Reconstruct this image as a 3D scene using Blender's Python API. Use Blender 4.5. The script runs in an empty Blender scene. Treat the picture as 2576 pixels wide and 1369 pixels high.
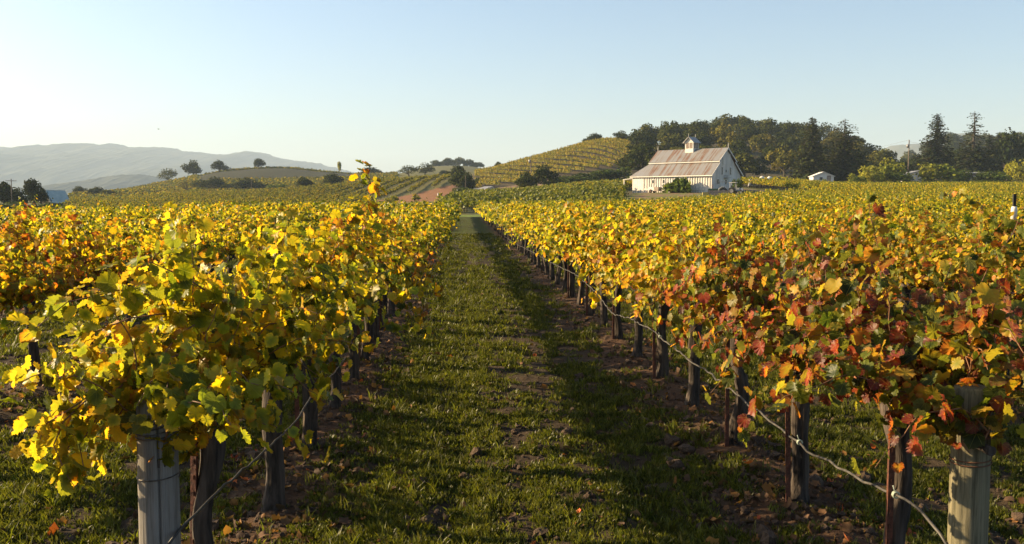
import bpy, math, random
import numpy as np
from mathutils import Vector, Matrix, Euler

# ------------------------------------------------------------------ camera, sky, sun, exposure
sc = bpy.context.scene
COL = sc.collection
H = 2.1                    # eye height
F = 2400.0                 # focal length in pixels of a 2576 x 1369 picture
CX, CY = 1288.0, 684.5
PITCH = math.radians(4.27)
YAW = math.radians(2.89)
SUN_AZ, SUN_EL = math.radians(-72), math.radians(21)

cam = bpy.data.cameras.new("camera")
cam.sensor_width = 36.0
cam.lens = 36.0 * F / 2576.0
cam.clip_start, cam.clip_end = 0.05, 40000
camo = bpy.data.objects.new("camera", cam)
COL.objects.link(camo)
camo.location = (0, 0, H)
camo.rotation_euler = (math.pi / 2 - PITCH, 0, -YAW)
sc.camera = camo

wd = bpy.data.worlds.new("World")
sc.world = wd
wd.use_nodes = True
wt = wd.node_tree
sky = wt.nodes.new("ShaderNodeTexSky")
sky.sky_type = 'NISHITA'
sky.sun_disc = False
sky.sun_elevation = SUN_EL
sky.sun_rotation = SUN_AZ
sky.altitude = 0
sky.air_density = 1.0
sky.dust_density = 1.5
sky.ozone_density = 2.2
bg = wt.nodes["Background"]
bg.inputs[1].default_value = 0.064
wt.links.new(sky.outputs[0], bg.inputs[0])

sl = bpy.data.lights.new("sun", 'SUN')
sl.energy = 5.0
sl.angle = math.radians(0.5)
sl.color = (1.0, 0.75, 0.43)
slo = bpy.data.objects.new("sun", sl)
COL.objects.link(slo)
SDIR = Vector((math.sin(SUN_AZ) * math.cos(SUN_EL), math.cos(SUN_AZ) * math.cos(SUN_EL), math.sin(SUN_EL)))
slo.rotation_euler = SDIR.to_track_quat('Z', 'Y').to_euler()
slo.location = (-60, 20, 40)

sc.view_settings.view_transform = 'Standard'
sc.view_settings.look = 'None'
sc.view_settings.exposure = 1.66
sc.view_settings.gamma = 1.0
sc.render.engine = 'CYCLES'
cy = sc.cycles
cy.use_denoising = True
cy.max_bounces = 6
cy.diffuse_bounces = 3
cy.transmission_bounces = 4
cy.glossy_bounces = 2
cy.transparent_max_bounces = 4
cy.volume_bounces = 0
cy.sample_clamp_indirect = 4.0

rng = np.random.default_rng(7)
cosY, sinY = math.cos(YAW), math.sin(YAW)


# ------------------------------------------------------------------ pixel / world helpers
def P(px, py, d):
    """point seen at picture position (px,py), d metres ahead of the camera"""
    cx, cyy = (px - CX) / F, -(py - CY) / F
    fwd = math.cos(PITCH) + cyy * math.sin(PITCH)
    up = -math.sin(PITCH) + cyy * math.cos(PITCH)
    k = d / fwd
    xr, yf, zz = cx * k, d, up * k
    return Vector((xr * cosY + yf * sinY, -xr * sinY + yf * cosY, H + zz))


def XY(px, d):
    cx = (px - CX) / F * d / math.cos(PITCH) * 1.0
    return (cx * cosY + d * sinY, -cx * sinY + d * cosY)


def to_ud(x, y):
    d = x * sinY + y * cosY
    xr = x * cosY - y * sinY
    dd = np.maximum(d, 0.5)
    return CX + F * xr / dd * math.cos(PITCH), d


def Yz(d, py):
    return P(CX, py, d).z


# ------------------------------------------------------------------ noise
def _h(ix, iy, s):
    n = (ix * 374761393 + iy * 668265263 + s * 974634533) & 0xffffffff
    n = ((n ^ (n >> 13)) * 1274126177) & 0xffffffff
    return ((n ^ (n >> 16)) & 0xffff) / 65535.0


def vnoise(x, y, s=0):
    x = np.asarray(x, float); y = np.asarray(y, float)
    ix = np.floor(x).astype(np.int64); iy = np.floor(y).astype(np.int64)
    fx = x - ix; fy = y - iy
    fx = fx * fx * (3 - 2 * fx); fy = fy * fy * (3 - 2 * fy)
    a = _h(ix, iy, s); b = _h(ix + 1, iy, s); c = _h(ix, iy + 1, s); d = _h(ix + 1, iy + 1, s)
    return (a * (1 - fx) + b * fx) * (1 - fy) + (c * (1 - fx) + d * fx) * fy


def fbm(x, y, s=0, o=4):
    t = 0; a = 0.5; n = 0
    for k in range(o):
        t = t + a * vnoise(x * 2 ** k, y * 2 ** k, s + k * 17); n += a; a *= 0.5
    return t / n


def sstep(a, b, x):
    t = np.clip((x - a) / (b - a), 0, 1)
    return t * t * (3 - 2 * t)


# ------------------------------------------------------------------ mesh helpers
def np_mesh(name, V, Fs, mats=(), colors=None, uv=None, smooth=False, midx=None):
    """V (n,3); Fs list of (m,k) index arrays; colors (n,4) point colours; uv (n,2) per vertex"""
    me = bpy.data.meshes.new(name)
    V = np.asarray(V, np.float32)
    me.vertices.add(len(V)); me.vertices.foreach_set("co", V.ravel())
    Fs = [np.asarray(f, np.int32) for f in Fs if len(f)]
    loops = np.concatenate([f.ravel() for f in Fs])
    starts = []; o = 0
    for f in Fs:
        starts.append(o + np.arange(len(f)) * f.shape[1]); o += f.size
    starts = np.concatenate(starts).astype(np.int32)
    me.loops.add(len(loops)); me.loops.foreach_set("vertex_index", loops)
    me.polygons.add(len(starts)); me.polygons.foreach_set("loop_start", starts)
    if smooth:
        me.polygons.foreach_set("use_smooth", np.ones(len(starts), bool))
    if midx is not None:
        me.polygons.foreach_set("material_index", np.asarray(midx, np.int32))
    me.update(calc_edges=True)
    if colors is not None:
        a = me.attributes.new("lc", 'FLOAT_COLOR', 'POINT')
        a.data.foreach_set("color", np.asarray(colors, np.float32).ravel())
    if uv is not None:
        u = me.uv_layers.new(name="uv")
        u.data.foreach_set("uv", np.asarray(uv, np.float32)[loops].ravel())
    for m in mats:
        me.materials.append(m)
    return me


class MB:
    """collects simple shapes into one mesh"""
    def __init__(s):
        s.V = []; s.F = []; s.S = []; s.M = []; s.m = 0

    def add(s, V, Fc, smooth=False):
        o = len(s.V)
        s.V += [tuple(v) for v in V]
        for f in Fc:
            s.F.append([i + o for i in f]); s.S.append(smooth); s.M.append(s.m)
        return s

    def box(s, c, size, R=None):
        c = Vector(c); hx, hy, hz = size[0] / 2, size[1] / 2, size[2] / 2
        vs = [Vector((x, y, z)) for z in (-hz, hz) for y in (-hy, hy) for x in (-hx, hx)]
        if R is not None:
            vs = [R @ v for v in vs]
        vs = [v + c for v in vs]
        return s.add(vs, [(0, 2, 3, 1), (4, 5, 7, 6), (0, 1, 5, 4), (2, 6, 7, 3), (0, 4, 6, 2), (1, 3, 7, 5)])

    def beam(s, a, b, w, h):
        a = Vector(a); b = Vector(b); d = (b - a)
        R = d.to_track_quat('X', 'Z').to_matrix()
        return s.box((a + b) / 2, (d.length, w, h), R)

    def tube(s, pts, rad, n=8, cap=True, smooth=True):
        pts = [Vector(p) for p in pts]
        if not hasattr(rad, '__len__'):
            rad = [rad] * len(pts)
        V = []; u = None
        for i, p in enumerate(pts):
            t = (pts[min(i + 1, len(pts) - 1)] - pts[max(i - 1, 0)])
            t = t.normalized() if t.length > 1e-9 else Vector((0, 0, 1))
            if u is None:
                u = t.orthogonal().normalized()
            u = (u - t * u.dot(t)); u = u.normalized() if u.length > 1e-6 else t.orthogonal().normalized()
            w = t.cross(u)
            for k in range(n):
                a = 2 * math.pi * k / n
                V.append(p + (u * math.cos(a) + w * math.sin(a)) * rad[i])
        Fc = []
        for i in range(len(pts) - 1):
            for k in range(n):
                k2 = (k + 1) % n
                Fc.append((i * n + k, i * n + k2, (i + 1) * n + k2, (i + 1) * n + k))
        s.add(V, Fc, smooth)
        if cap:
            o = len(s.V) - len(V)
            s.F.append([o + k for k in range(n)][::-1]); s.S.append(False); s.M.append(s.m)
            s.F.append([o + (len(pts) - 1) * n + k for k in range(n)]); s.S.append(False); s.M.append(s.m)
        return s

    def ball(s, c, r, nu=14, nv=9):
        c = Vector(c); V = [c + Vector((0, 0, -r[2]))]
        for j in range(1, nv):
            ph = -math.pi / 2 + math.pi * j / nv
            for i in range(nu):
                a = 2 * math.pi * i / nu
                V.append(c + Vector((r[0] * math.cos(ph) * math.cos(a), r[1] * math.cos(ph) * math.sin(a), r[2] * math.sin(ph))))
        V.append(c + Vector((0, 0, r[2])))
        Fc = []
        for i in range(nu):
            Fc.append((0, 1 + (i + 1) % nu, 1 + i))
            for j in range(nv - 2):
                a = 1 + j * nu + i; b = 1 + j * nu + (i + 1) % nu
                Fc.append((a, b, b + nu, a + nu))
            t = 1 + (nv - 2) * nu
            Fc.append((t + i, t + (i + 1) % nu, len(V) - 1))
        return s.add(V, Fc, True)

    def slab(s, quad, th):
        """a flat plate: four (or more) corner points and a thickness downwards along its normal"""
        q = [Vector(p) for p in quad]
        nrm = (q[1] - q[0]).cross(q[2] - q[0]).normalized()
        lo = [p - nrm * th for p in q]
        n = len(q)
        return s.add(q + lo, [tuple(range(n)), tuple(range(2 * n - 1, n - 1, -1))] +
                     [((i + 1) % n, i, n + i, n + (i + 1) % n) for i in range(n)])

    def prism_x(s, poly, x0, x1):
        """polygon in (y,z), extruded along x"""
        n = len(poly)
        V = [(x0, y, z) for y, z in poly] + [(x1, y, z) for y, z in poly]
        return s.add(V, [tuple(range(n))[::-1], tuple(range(n, 2 * n))] + [(i, (i + 1) % n, n + (i + 1) % n, n + i) for i in range(n)])

    def prism_y(s, poly, y0, y1):
        n = len(poly)
        V = [(x, y0, z) for x, z in poly] + [(x, y1, z) for x, z in poly]
        return s.add(V, [tuple(range(n)), tuple(range(2 * n - 1, n - 1, -1))] + [((i + 1) % n, i, n + i, n + (i + 1) % n) for i in range(n)])

    def mesh(s, name, mats):
        me = bpy.data.meshes.new(name)
        me.from_pydata(s.V, [], s.F)
        me.polygons.foreach_set("use_smooth", s.S)
        me.polygons.foreach_set("material_index", s.M)
        for m in (mats if isinstance(mats, (list, tuple)) else [mats]):
            me.materials.append(m)
        me.update()
        return me

    def build(s, name, mats, parent=None):
        return link(name, s.mesh(name, mats), parent)


def link(name, me, parent=None, loc=None):
    o = bpy.data.objects.new(name, me)
    COL.objects.link(o)
    if parent is not None:
        o.parent = parent
    if loc is not None:
        o.location = loc
    return o


def tag(o, label, cat, group=None, kind=None):
    o["label"] = label; o["category"] = cat
    if group: o["group"] = group
    if kind: o["kind"] = kind
    return o


def thing(name, loc, rz, label, cat, group=None):
    o = bpy.data.objects.new(name, None)
    o.empty_display_size = 0.2
    COL.objects.link(o)
    o.location = loc; o.rotation_euler = (0, 0, rz)
    return tag(o, label, cat, group)


def struct(o):
    o["kind"] = "structure"; return o


# ------------------------------------------------------------------ materials
def new_mat(name):
    m = bpy.data.materials.new(name); m.use_nodes = True
    nt = m.node_tree
    for n in list(nt.nodes):
        nt.nodes.remove(n)
    out = nt.nodes.new("ShaderNodeOutputMaterial")
    return m, nt, out


def N(nt, t, **kw):
    n = nt.nodes.new(t)
    for k, v in kw.items():
        setattr(n, k, v)
    return n


def ramp(nt, stops, fac=None, interp='LINEAR'):
    r = N(nt, "ShaderNodeValToRGB"); r.color_ramp.interpolation = interp
    el = r.color_ramp.elements
    while len(el) < len(stops):
        el.new(0.5)
    for e, (p, c) in zip(el, stops):
        e.position = p; e.color = (*c, 1) if len(c) == 3 else c
    if fac is not None:
        nt.links.new(fac, r.inputs[0])
    return r


def math_n(nt, op, a, b=None, clamp=False):
    n = N(nt, "ShaderNodeMath", operation=op, use_clamp=clamp)
    for i, v in enumerate((a, b)):
        if v is None: continue
        if isinstance(v, (int, float)): n.inputs[i].default_value = v
        else: nt.links.new(v, n.inputs[i])
    return n.outputs[0]


def mixc(nt, fac, a, b, mode='MIX'):
    n = N(nt, "ShaderNodeMix", data_type='RGBA', blend_type=mode)
    for i, v in ((0, fac), (6, a), (7, b)):
        if isinstance(v, (int, float)): n.inputs[i].default_value = v
        elif isinstance(v, tuple): n.inputs[i].default_value = (*v, 1)
        else: nt.links.new(v, n.inputs[i])
    return n.outputs[2]


def noise_n(nt, scale, detail=4, stretch=None, coord='Object', rough=0.6):
    tc = N(nt, "ShaderNodeTexCoord")
    src = tc.outputs[coord]
    if stretch:
        mp = N(nt, "ShaderNodeMapping"); mp.inputs[3].default_value = stretch
        nt.links.new(src, mp.inputs[0]); src = mp.outputs[0]
    t = N(nt, "ShaderNodeTexNoise"); t.inputs["Scale"].default_value = scale
    t.inputs["Detail"].default_value = detail; t.inputs["Roughness"].default_value = rough
    nt.links.new(src, t.inputs["Vector"])
    return t.outputs[0]


def simple(name, c1, c2, rough=0.7, scale=3.0, stretch=None, metal=0.0, bump=0.0, lo=0.35, hi=0.65, spec=0.3):
    m, nt, out = new_mat(name)
    n = noise_n(nt, scale, stretch=stretch)
    r = ramp(nt, [(lo, c1), (hi, c2)], n)
    b = N(nt, "ShaderNodeBsdfPrincipled")
    b.inputs["Roughness"].default_value = rough; b.inputs["Metallic"].default_value = metal
    b.inputs["Specular IOR Level"].default_value = spec
    nt.links.new(r.outputs[0], b.inputs["Base Color"])
    if bump:
        bp = N(nt, "ShaderNodeBump"); bp.inputs["Strength"].default_value = bump; bp.inputs["Distance"].default_value = 0.02
        nt.links.new(n, bp.inputs["Height"]); nt.links.new(bp.outputs[0], b.inputs["Normal"])
    nt.links.new(b.outputs[0], out.inputs[0])
    return m


LEAF_STOPS = [(0.0, (0.035, 0.062, 0.012)), (0.22, (0.095, 0.130, 0.015)), (0.38, (0.240, 0.255, 0.015)), (0.54, (0.540, 0.400, 0.017)),
              (0.68, (0.450, 0.200, 0.016)), (0.78, (0.300, 0.060, 0.018)), (0.90, (0.140, 0.035, 0.022)), (1.0, (0.150, 0.085, 0.060))]


def leaf_mat(name, objcol=True, veins=False, bias=0.0, spread=1.0, trans=0.55, stops=LEAF_STOPS, bright=1.0, inst=False, rough=0.42, spec=0.22):
    m, nt, out = new_mat(name)
    at = N(nt, "ShaderNodeAttribute"); at.attribute_name = "lc"
    sp = N(nt, "ShaderNodeSeparateColor"); nt.links.new(at.outputs[0], sp.inputs[0])
    t = math_n(nt, 'SUBTRACT', sp.outputs[0], 0.5)
    br = math_n(nt, 'ADD', math_n(nt, 'MULTIPLY', sp.outputs[1], 1.0 * bright), 0.42 * bright)
    oi = N(nt, "ShaderNodeObjectInfo")
    if objcol:
        oc = N(nt, "ShaderNodeSeparateColor"); nt.links.new(oi.outputs["Color"], oc.inputs[0])
        t = math_n(nt, 'ADD', math_n(nt, 'MULTIPLY', t, oc.outputs[1]), oc.outputs[0])
    else:
        t = math_n(nt, 'ADD', math_n(nt, 'MULTIPLY', t, spread), bias)
        if inst:
            t = math_n(nt, 'ADD', t, math_n(nt, 'MULTIPLY', math_n(nt, 'SUBTRACT', oi.outputs["Random"], 0.5), 0.12))
    if veins:
        # leaf-local coordinates: yellowing and browning run in from the margin, veins stay pale
        uv = N(nt, "ShaderNodeUVMap"); uv.uv_map = "uv"
        sx = N(nt, "ShaderNodeSeparateXYZ"); nt.links.new(uv.outputs[0], sx.inputs[0])
        x = math_n(nt, 'SUBTRACT', sx.outputs[0], 0.5); y = sx.outputs[1]
        ang = math_n(nt, 'ABSOLUTE', math_n(nt, 'ARCTAN2', x, y))
        rr = math_n(nt, 'SQRT', math_n(nt, 'ADD', math_n(nt, 'MULTIPLY', x, x), math_n(nt, 'MULTIPLY', y, y)))
        d1 = math_n(nt, 'MINIMUM', ang, math_n(nt, 'ABSOLUTE', math_n(nt, 'SUBTRACT', ang, 0.78)))
        d1 = math_n(nt, 'MINIMUM', d1, math_n(nt, 'ABSOLUTE', math_n(nt, 'SUBTRACT', ang, 1.45)))
        vein = math_n(nt, 'LESS_THAN', math_n(nt, 'MULTIPLY', d1, rr), 0.013)
        cy_ = math_n(nt, 'SUBTRACT', y, 0.38)
        rc = math_n(nt, 'SQRT', math_n(nt, 'ADD', math_n(nt, 'MULTIPLY', x, x), math_n(nt, 'MULTIPLY', cy_, cy_)))
        nz = noise_n(nt, 40, 3)
        edge = math_n(nt, 'MULTIPLY', math_n(nt, 'SUBTRACT', math_n(nt, 'ADD', rc, math_n(nt, 'MULTIPLY', nz, 0.5)), 0.55), sp.outputs[2])
        t = math_n(nt, 'ADD', t, math_n(nt, 'MULTIPLY', edge, 0.55))
        t = math_n(nt, 'ADD', t, math_n(nt, 'MULTIPLY', d1, 0.06))
    r = ramp(nt, stops, math_n(nt, 'MAXIMUM', math_n(nt, 'MINIMUM', t, 1.0), 0.0))
    rc_ = r.outputs[0]
    if objcol and stops is LEAF_STOPS:                # vines that turn red rather than gold
        r2 = ramp(nt, [(0.0, (0.040, 0.060, 0.014)), (0.28, (0.130, 0.140, 0.018)), (0.45, (0.220, 0.160, 0.028)), (0.62, (0.250, 0.095, 0.035)), (0.80, (0.300, 0.045, 0.020)), (1.0, (0.130, 0.022, 0.020))], r.inputs[0].links[0].from_socket)
        rc_ = mixc(nt, oc.outputs[2], rc_, r2.outputs[0])
    col = mixc(nt, 1.0, rc_, br, 'MULTIPLY')
    if veins:
        col = mixc(nt, math_n(nt, 'MULTIPLY', vein, 0.45), col, (0.30, 0.30, 0.06))
    geo = N(nt, "ShaderNodeNewGeometry")          # the underside of a leaf is paler and duller
    col = mixc(nt, math_n(nt, 'MULTIPLY', geo.outputs["Backfacing"], 0.10), col, (0.30, 0.25, 0.17))
    p = N(nt, "ShaderNodeBsdfPrincipled")
    p.inputs["Roughness"].default_value = rough; p.inputs["Specular IOR Level"].default_value = spec
    nt.links.new(col, p.inputs["Base Color"])
    tr = N(nt, "ShaderNodeBsdfTranslucent")
    tcol = mixc(nt, 1.0, col, (1.45, 1.4, 0.5), 'MULTIPLY')
    nt.links.new(tcol, tr.inputs[0])
    mx = N(nt, "ShaderNodeMixShader"); mx.inputs[0].default_value = trans
    nt.links.new(p.outputs[0], mx.inputs[1]); nt.links.new(tr.outputs[0], mx.inputs[2])
    nt.links.new(mx.outputs[0], out.inputs[0])
    return m


M = {}
M['leaf_near'] = leaf_mat("vine_leaf", True, True)
M['leaf_mid'] = leaf_mat("vine_leaf_plain", True, False)
M['leaf_far'] = leaf_mat("vine_leaf_distant", False, False, bias=0.37, spread=0.46, inst=True)
M['leaf_green'] = leaf_mat("vine_leaf_green_block", False, False, bias=0.27, spread=0.35, inst=True, bright=.7, trans=.4)
M['leaf_slope'] = leaf_mat("vine_leaf_slope", False, False, bias=0.37, spread=0.35, inst=True, bright=.65, trans=.35)
M['leaf_hill'] = leaf_mat("vine_leaf_hill", False, False, bias=0.39, spread=0.40, inst=True, bright=.75, trans=.4)
OAK = [(0.0, (0.014, 0.024, 0.006)), (0.5, (0.044, 0.056, 0.010)), (0.8, (0.100, 0.098, 0.016)), (1.0, (0.165, 0.135, 0.024))]
M['oak'] = leaf_mat("oak_leaf", True, False, trans=0.18, stops=OAK, rough=0.8, spec=0.04)
M['shrub'] = leaf_mat("shrub_leaf", True, False, trans=0.3, stops=[(0.0, (0.03, 0.05, 0.012)), (0.5, (0.09, 0.13, 0.02)), (1.0, (0.30, 0.28, 0.03))], rough=0.7, spec=0.06)
M['needle'] = leaf_mat("conifer_needles", True, False, trans=0.15, stops=[(0.0, (0.012, 0.020, 0.008)), (0.6, (0.034, 0.044, 0.012)), (1.0, (0.09, 0.075, 0.022))], rough=0.8, spec=0.04)
M['grass'] = leaf_mat("weed_blades", False, False, bias=0.42, spread=0.7, trans=0.45, inst=True,
                      stops=[(0.0, (0.036, 0.048, 0.008)), (0.5, (0.082, 0.100, 0.012)), (0.85, (0.14, 0.145, 0.020)), (1.0, (0.20, 0.17, 0.06))])
M['fallen'] = leaf_mat("fallen_leaf", False, False, bias=0.5, spread=1.0, trans=0.2,
                       stops=[(0.0, (0.06, 0.038, 0.024)), (0.55, (0.125, 0.070, 0.038)), (0.85, (0.21, 0.10, 0.035)), (0.95, (0.40, 0.20, 0.05)), (1.0, (0.45, 0.08, 0.03))], rough=0.7)
M['bark'] = simple("vine_bark", (0.014, 0.011, 0.009), (0.080, 0.062, 0.050), 0.9, 26, (1, 1, 0.12), bump=1.0)
M['cane'] = simple("cane_bark", (0.12, 0.055, 0.025), (0.22, 0.11, 0.05), 0.6, 30)
M['treebark'] = simple("tree_bark", (0.035, 0.028, 0.022), (0.09, 0.075, 0.06), 0.9, 3, (1, 1, 0.3))
M['rust'] = simple("rusty_steel", (0.045, 0.018, 0.012), (0.13, 0.045, 0.025), 0.75, 30, bump=0.3)
M['wire'] = simple("wire_steel", (0.06, 0.05, 0.045), (0.14, 0.12, 0.10), 0.5, 40, metal=0.6)
M['rustwire'] = simple("rusty_wire", (0.07, 0.03, 0.015), (0.16, 0.07, 0.035), 0.7, 40)
M['hose'] = simple("drip_hose", (0.025, 0.023, 0.021), (0.095, 0.088, 0.078), 0.5, 14)
M['hose_dark'] = simple('dark_hose', (0.015, 0.014, 0.013), (0.05, 0.047, 0.042), 0.5, 14)
M['tie'] = simple("hose_tie", (0.30, 0.36, 0.30), (0.45, 0.50, 0.42), 0.5, 20)
M['clod'] = simple("soil_clod", (0.045, 0.030, 0.020), (0.100, 0.066, 0.042), 0.95, 9, bump=0.6)
M['white'] = simple("white_paint", (0.56, 0.53, 0.48), (0.68, 0.65, 0.60), 0.6, 1.2)
M['whitewall'] = simple("weathered_white_boards", (0.42, 0.395, 0.35), (0.62, 0.585, 0.53), 0.75, 1.6, (1, 1, 0.15))
M['glass'] = simple("dark_glass", (0.015, 0.018, 0.02), (0.03, 0.035, 0.04), 0.12, 2, spec=0.6)
M['greymetal'] = simple("grey_metal", (0.20, 0.20, 0.20), (0.34, 0.33, 0.32), 0.5, 2, metal=0.4)
M['tealroof'] = simple("teal_metal_roof", (0.24, 0.32, 0.32), (0.32, 0.40, 0.39), 0.5, 1)
M['darkwood'] = simple("dark_boards", (0.03, 0.025, 0.022), (0.07, 0.055, 0.045), 0.9, 2)
M['polewood'] = simple("pole_wood", (0.10, 0.075, 0.055), (0.19, 0.15, 0.11), 0.9, 4, (1, 1, 0.1))
M['brick'] = simple("brick_red", (0.22, 0.11, 0.07), (0.33, 0.18, 0.12), 0.9, 6)
M['tyre'] = simple("tyre_rubber", (0.015, 0.015, 0.015), (0.03, 0.03, 0.03), 0.9, 8)
M['green_paint'] = simple("green_paint", (0.025, 0.06, 0.03), (0.05, 0.10, 0.05), 0.5, 3)
M['grey_paint'] = simple("grey_paint", (0.22, 0.23, 0.24), (0.33, 0.34, 0.35), 0.5, 3)
M['yellow_paint'] = simple("faded_yellow_paint", (0.36, 0.27, 0.07), (0.45, 0.35, 0.12), 0.6, 3)
M['crate'] = simple("weathered_crate_boards", (0.20, 0.15, 0.12), (0.36, 0.29, 0.24), 0.9, 4)
M['red'] = simple("red_lens", (0.35, 0.03, 0.02), (0.45, 0.05, 0.03), 0.3, 3)
M['bird'] = simple("dark_feathers", (0.02, 0.02, 0.02), (0.05, 0.045, 0.04), 0.8, 8)
M['mount'] = simple("mountain_forest", (0.050, 0.058, 0.045), (0.095, 0.100, 0.080), 1.0, 0.006, spec=0.0)


def post_mat(name, a, b, c):
    m, nt, out = new_mat(name)
    n1 = noise_n(nt, 70, 6, (1, 1, 0.035), rough=0.75); n2 = noise_n(nt, 6, 4, (1, 1, 0.35))
    r = ramp(nt, [(0.36, a), (0.50, b), (0.66, c)], n1)
    col = mixc(nt, math_n(nt, 'MULTIPLY', n2, 0.6), r.outputs[0], a)
    p = N(nt, "ShaderNodeBsdfPrincipled"); p.inputs["Roughness"].default_value = 0.9
    p.inputs["Specular IOR Level"].default_value = 0.15
    nt.links.new(col, p.inputs["Base Color"])
    bp = N(nt, "ShaderNodeBump"); bp.inputs["Strength"].default_value = 0.5; bp.inputs["Distance"].default_value = 0.008
    nt.links.new(n1, bp.inputs["Height"]); nt.links.new(bp.outputs[0], p.inputs["Normal"])
    nt.links.new(p.outputs[0], out.inputs[0])
    return m


M['post_grey'] = post_mat("weathered_grey_post", (0.115, 0.105, 0.092), (0.21, 0.195, 0.175), (0.27, 0.255, 0.23))
M['post_green'] = post_mat("weathered_treated_post", (0.07, 0.065, 0.04), (0.18, 0.16, 0.10), (0.25, 0.22, 0.14))


def roof_mat():
    m, nt, out = new_mat("rusty_corrugated_roof")
    n1 = noise_n(nt, 1.3, 6, (1.6, 0.12, 0.12)); n2 = noise_n(nt, 0.30, 4)
    f = math_n(nt, 'ADD', math_n(nt, 'MULTIPLY', n1, 0.75), math_n(nt, 'MULTIPLY', n2, 0.35))
    r = ramp(nt, [(0.50, (0.195, 0.195, 0.20)), (0.57, (0.18, 0.165, 0.15)), (0.635, (0.15, 0.085, 0.052)), (0.72, (0.11, 0.045, 0.028))], f)
    tc = N(nt, "ShaderNodeTexCoord")
    w = N(nt, "ShaderNodeTexWave", bands_direction='X'); w.inputs["Scale"].default_value = 1.3
    nt.links.new(tc.outputs["Object"], w.inputs["Vector"])
    p = N(nt, "ShaderNodeBsdfPrincipled"); p.inputs["Roughness"].default_value = 0.6; p.inputs["Metallic"].default_value = 0.15
    nt.links.new(r.outputs[0], p.inputs["Base Color"])
    bp = N(nt, "ShaderNodeBump"); bp.inputs["Strength"].default_value = 0.6; bp.inputs["Distance"].default_value = 0.05
    nt.links.new(w.outputs[1], bp.inputs["Height"]); nt.links.new(bp.outputs[0], p.inputs["Normal"])
    nt.links.new(p.outputs[0], out.inputs[0])
    return m


M['roof'] = roof_mat()


def ground_mat():
    m, nt, out = new_mat("vineyard_ground")
    at = N(nt, "ShaderNodeAttribute"); at.attribute_name = "lc"
    n1 = noise_n(nt, 1.7, 8, None, 'Object', 0.7); n2 = noise_n(nt, 11.0, 6, None, 'Object', 0.7)
    f = math_n(nt, 'ADD', math_n(nt, 'MULTIPLY', n1, 0.5), math_n(nt, 'MULTIPLY', n2, 0.7))
    br = math_n(nt, 'ADD', math_n(nt, 'MULTIPLY', f, 1.5), 0.1)
    col = mixc(nt, 1.0, at.outputs[0], br, 'MULTIPLY')
    p = N(nt, "ShaderNodeBsdfPrincipled"); p.inputs["Roughness"].default_value = 0.95
    p.inputs["Specular IOR Level"].default_value = 0.1
    nt.links.new(col, p.inputs["Base Color"])
    bp = N(nt, "ShaderNodeBump"); bp.inputs["Strength"].default_value = 0.7; bp.inputs["Distance"].default_value = 0.05
    nt.links.new(n2, bp.inputs["Height"]); nt.links.new(bp.outputs[0], p.inputs["Normal"])
    nt.links.new(p.outputs[0], out.inputs[0])
    return m


M['ground'] = ground_mat()

# ------------------------------------------------------------------ terrain
ROW_L, ROW_R, ROW_S = -1.26, 2.25, 3.51       # the two rows beside the lane, and the row spacing


def y_(d, py):
    return (d, Yz(d, py))


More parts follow.
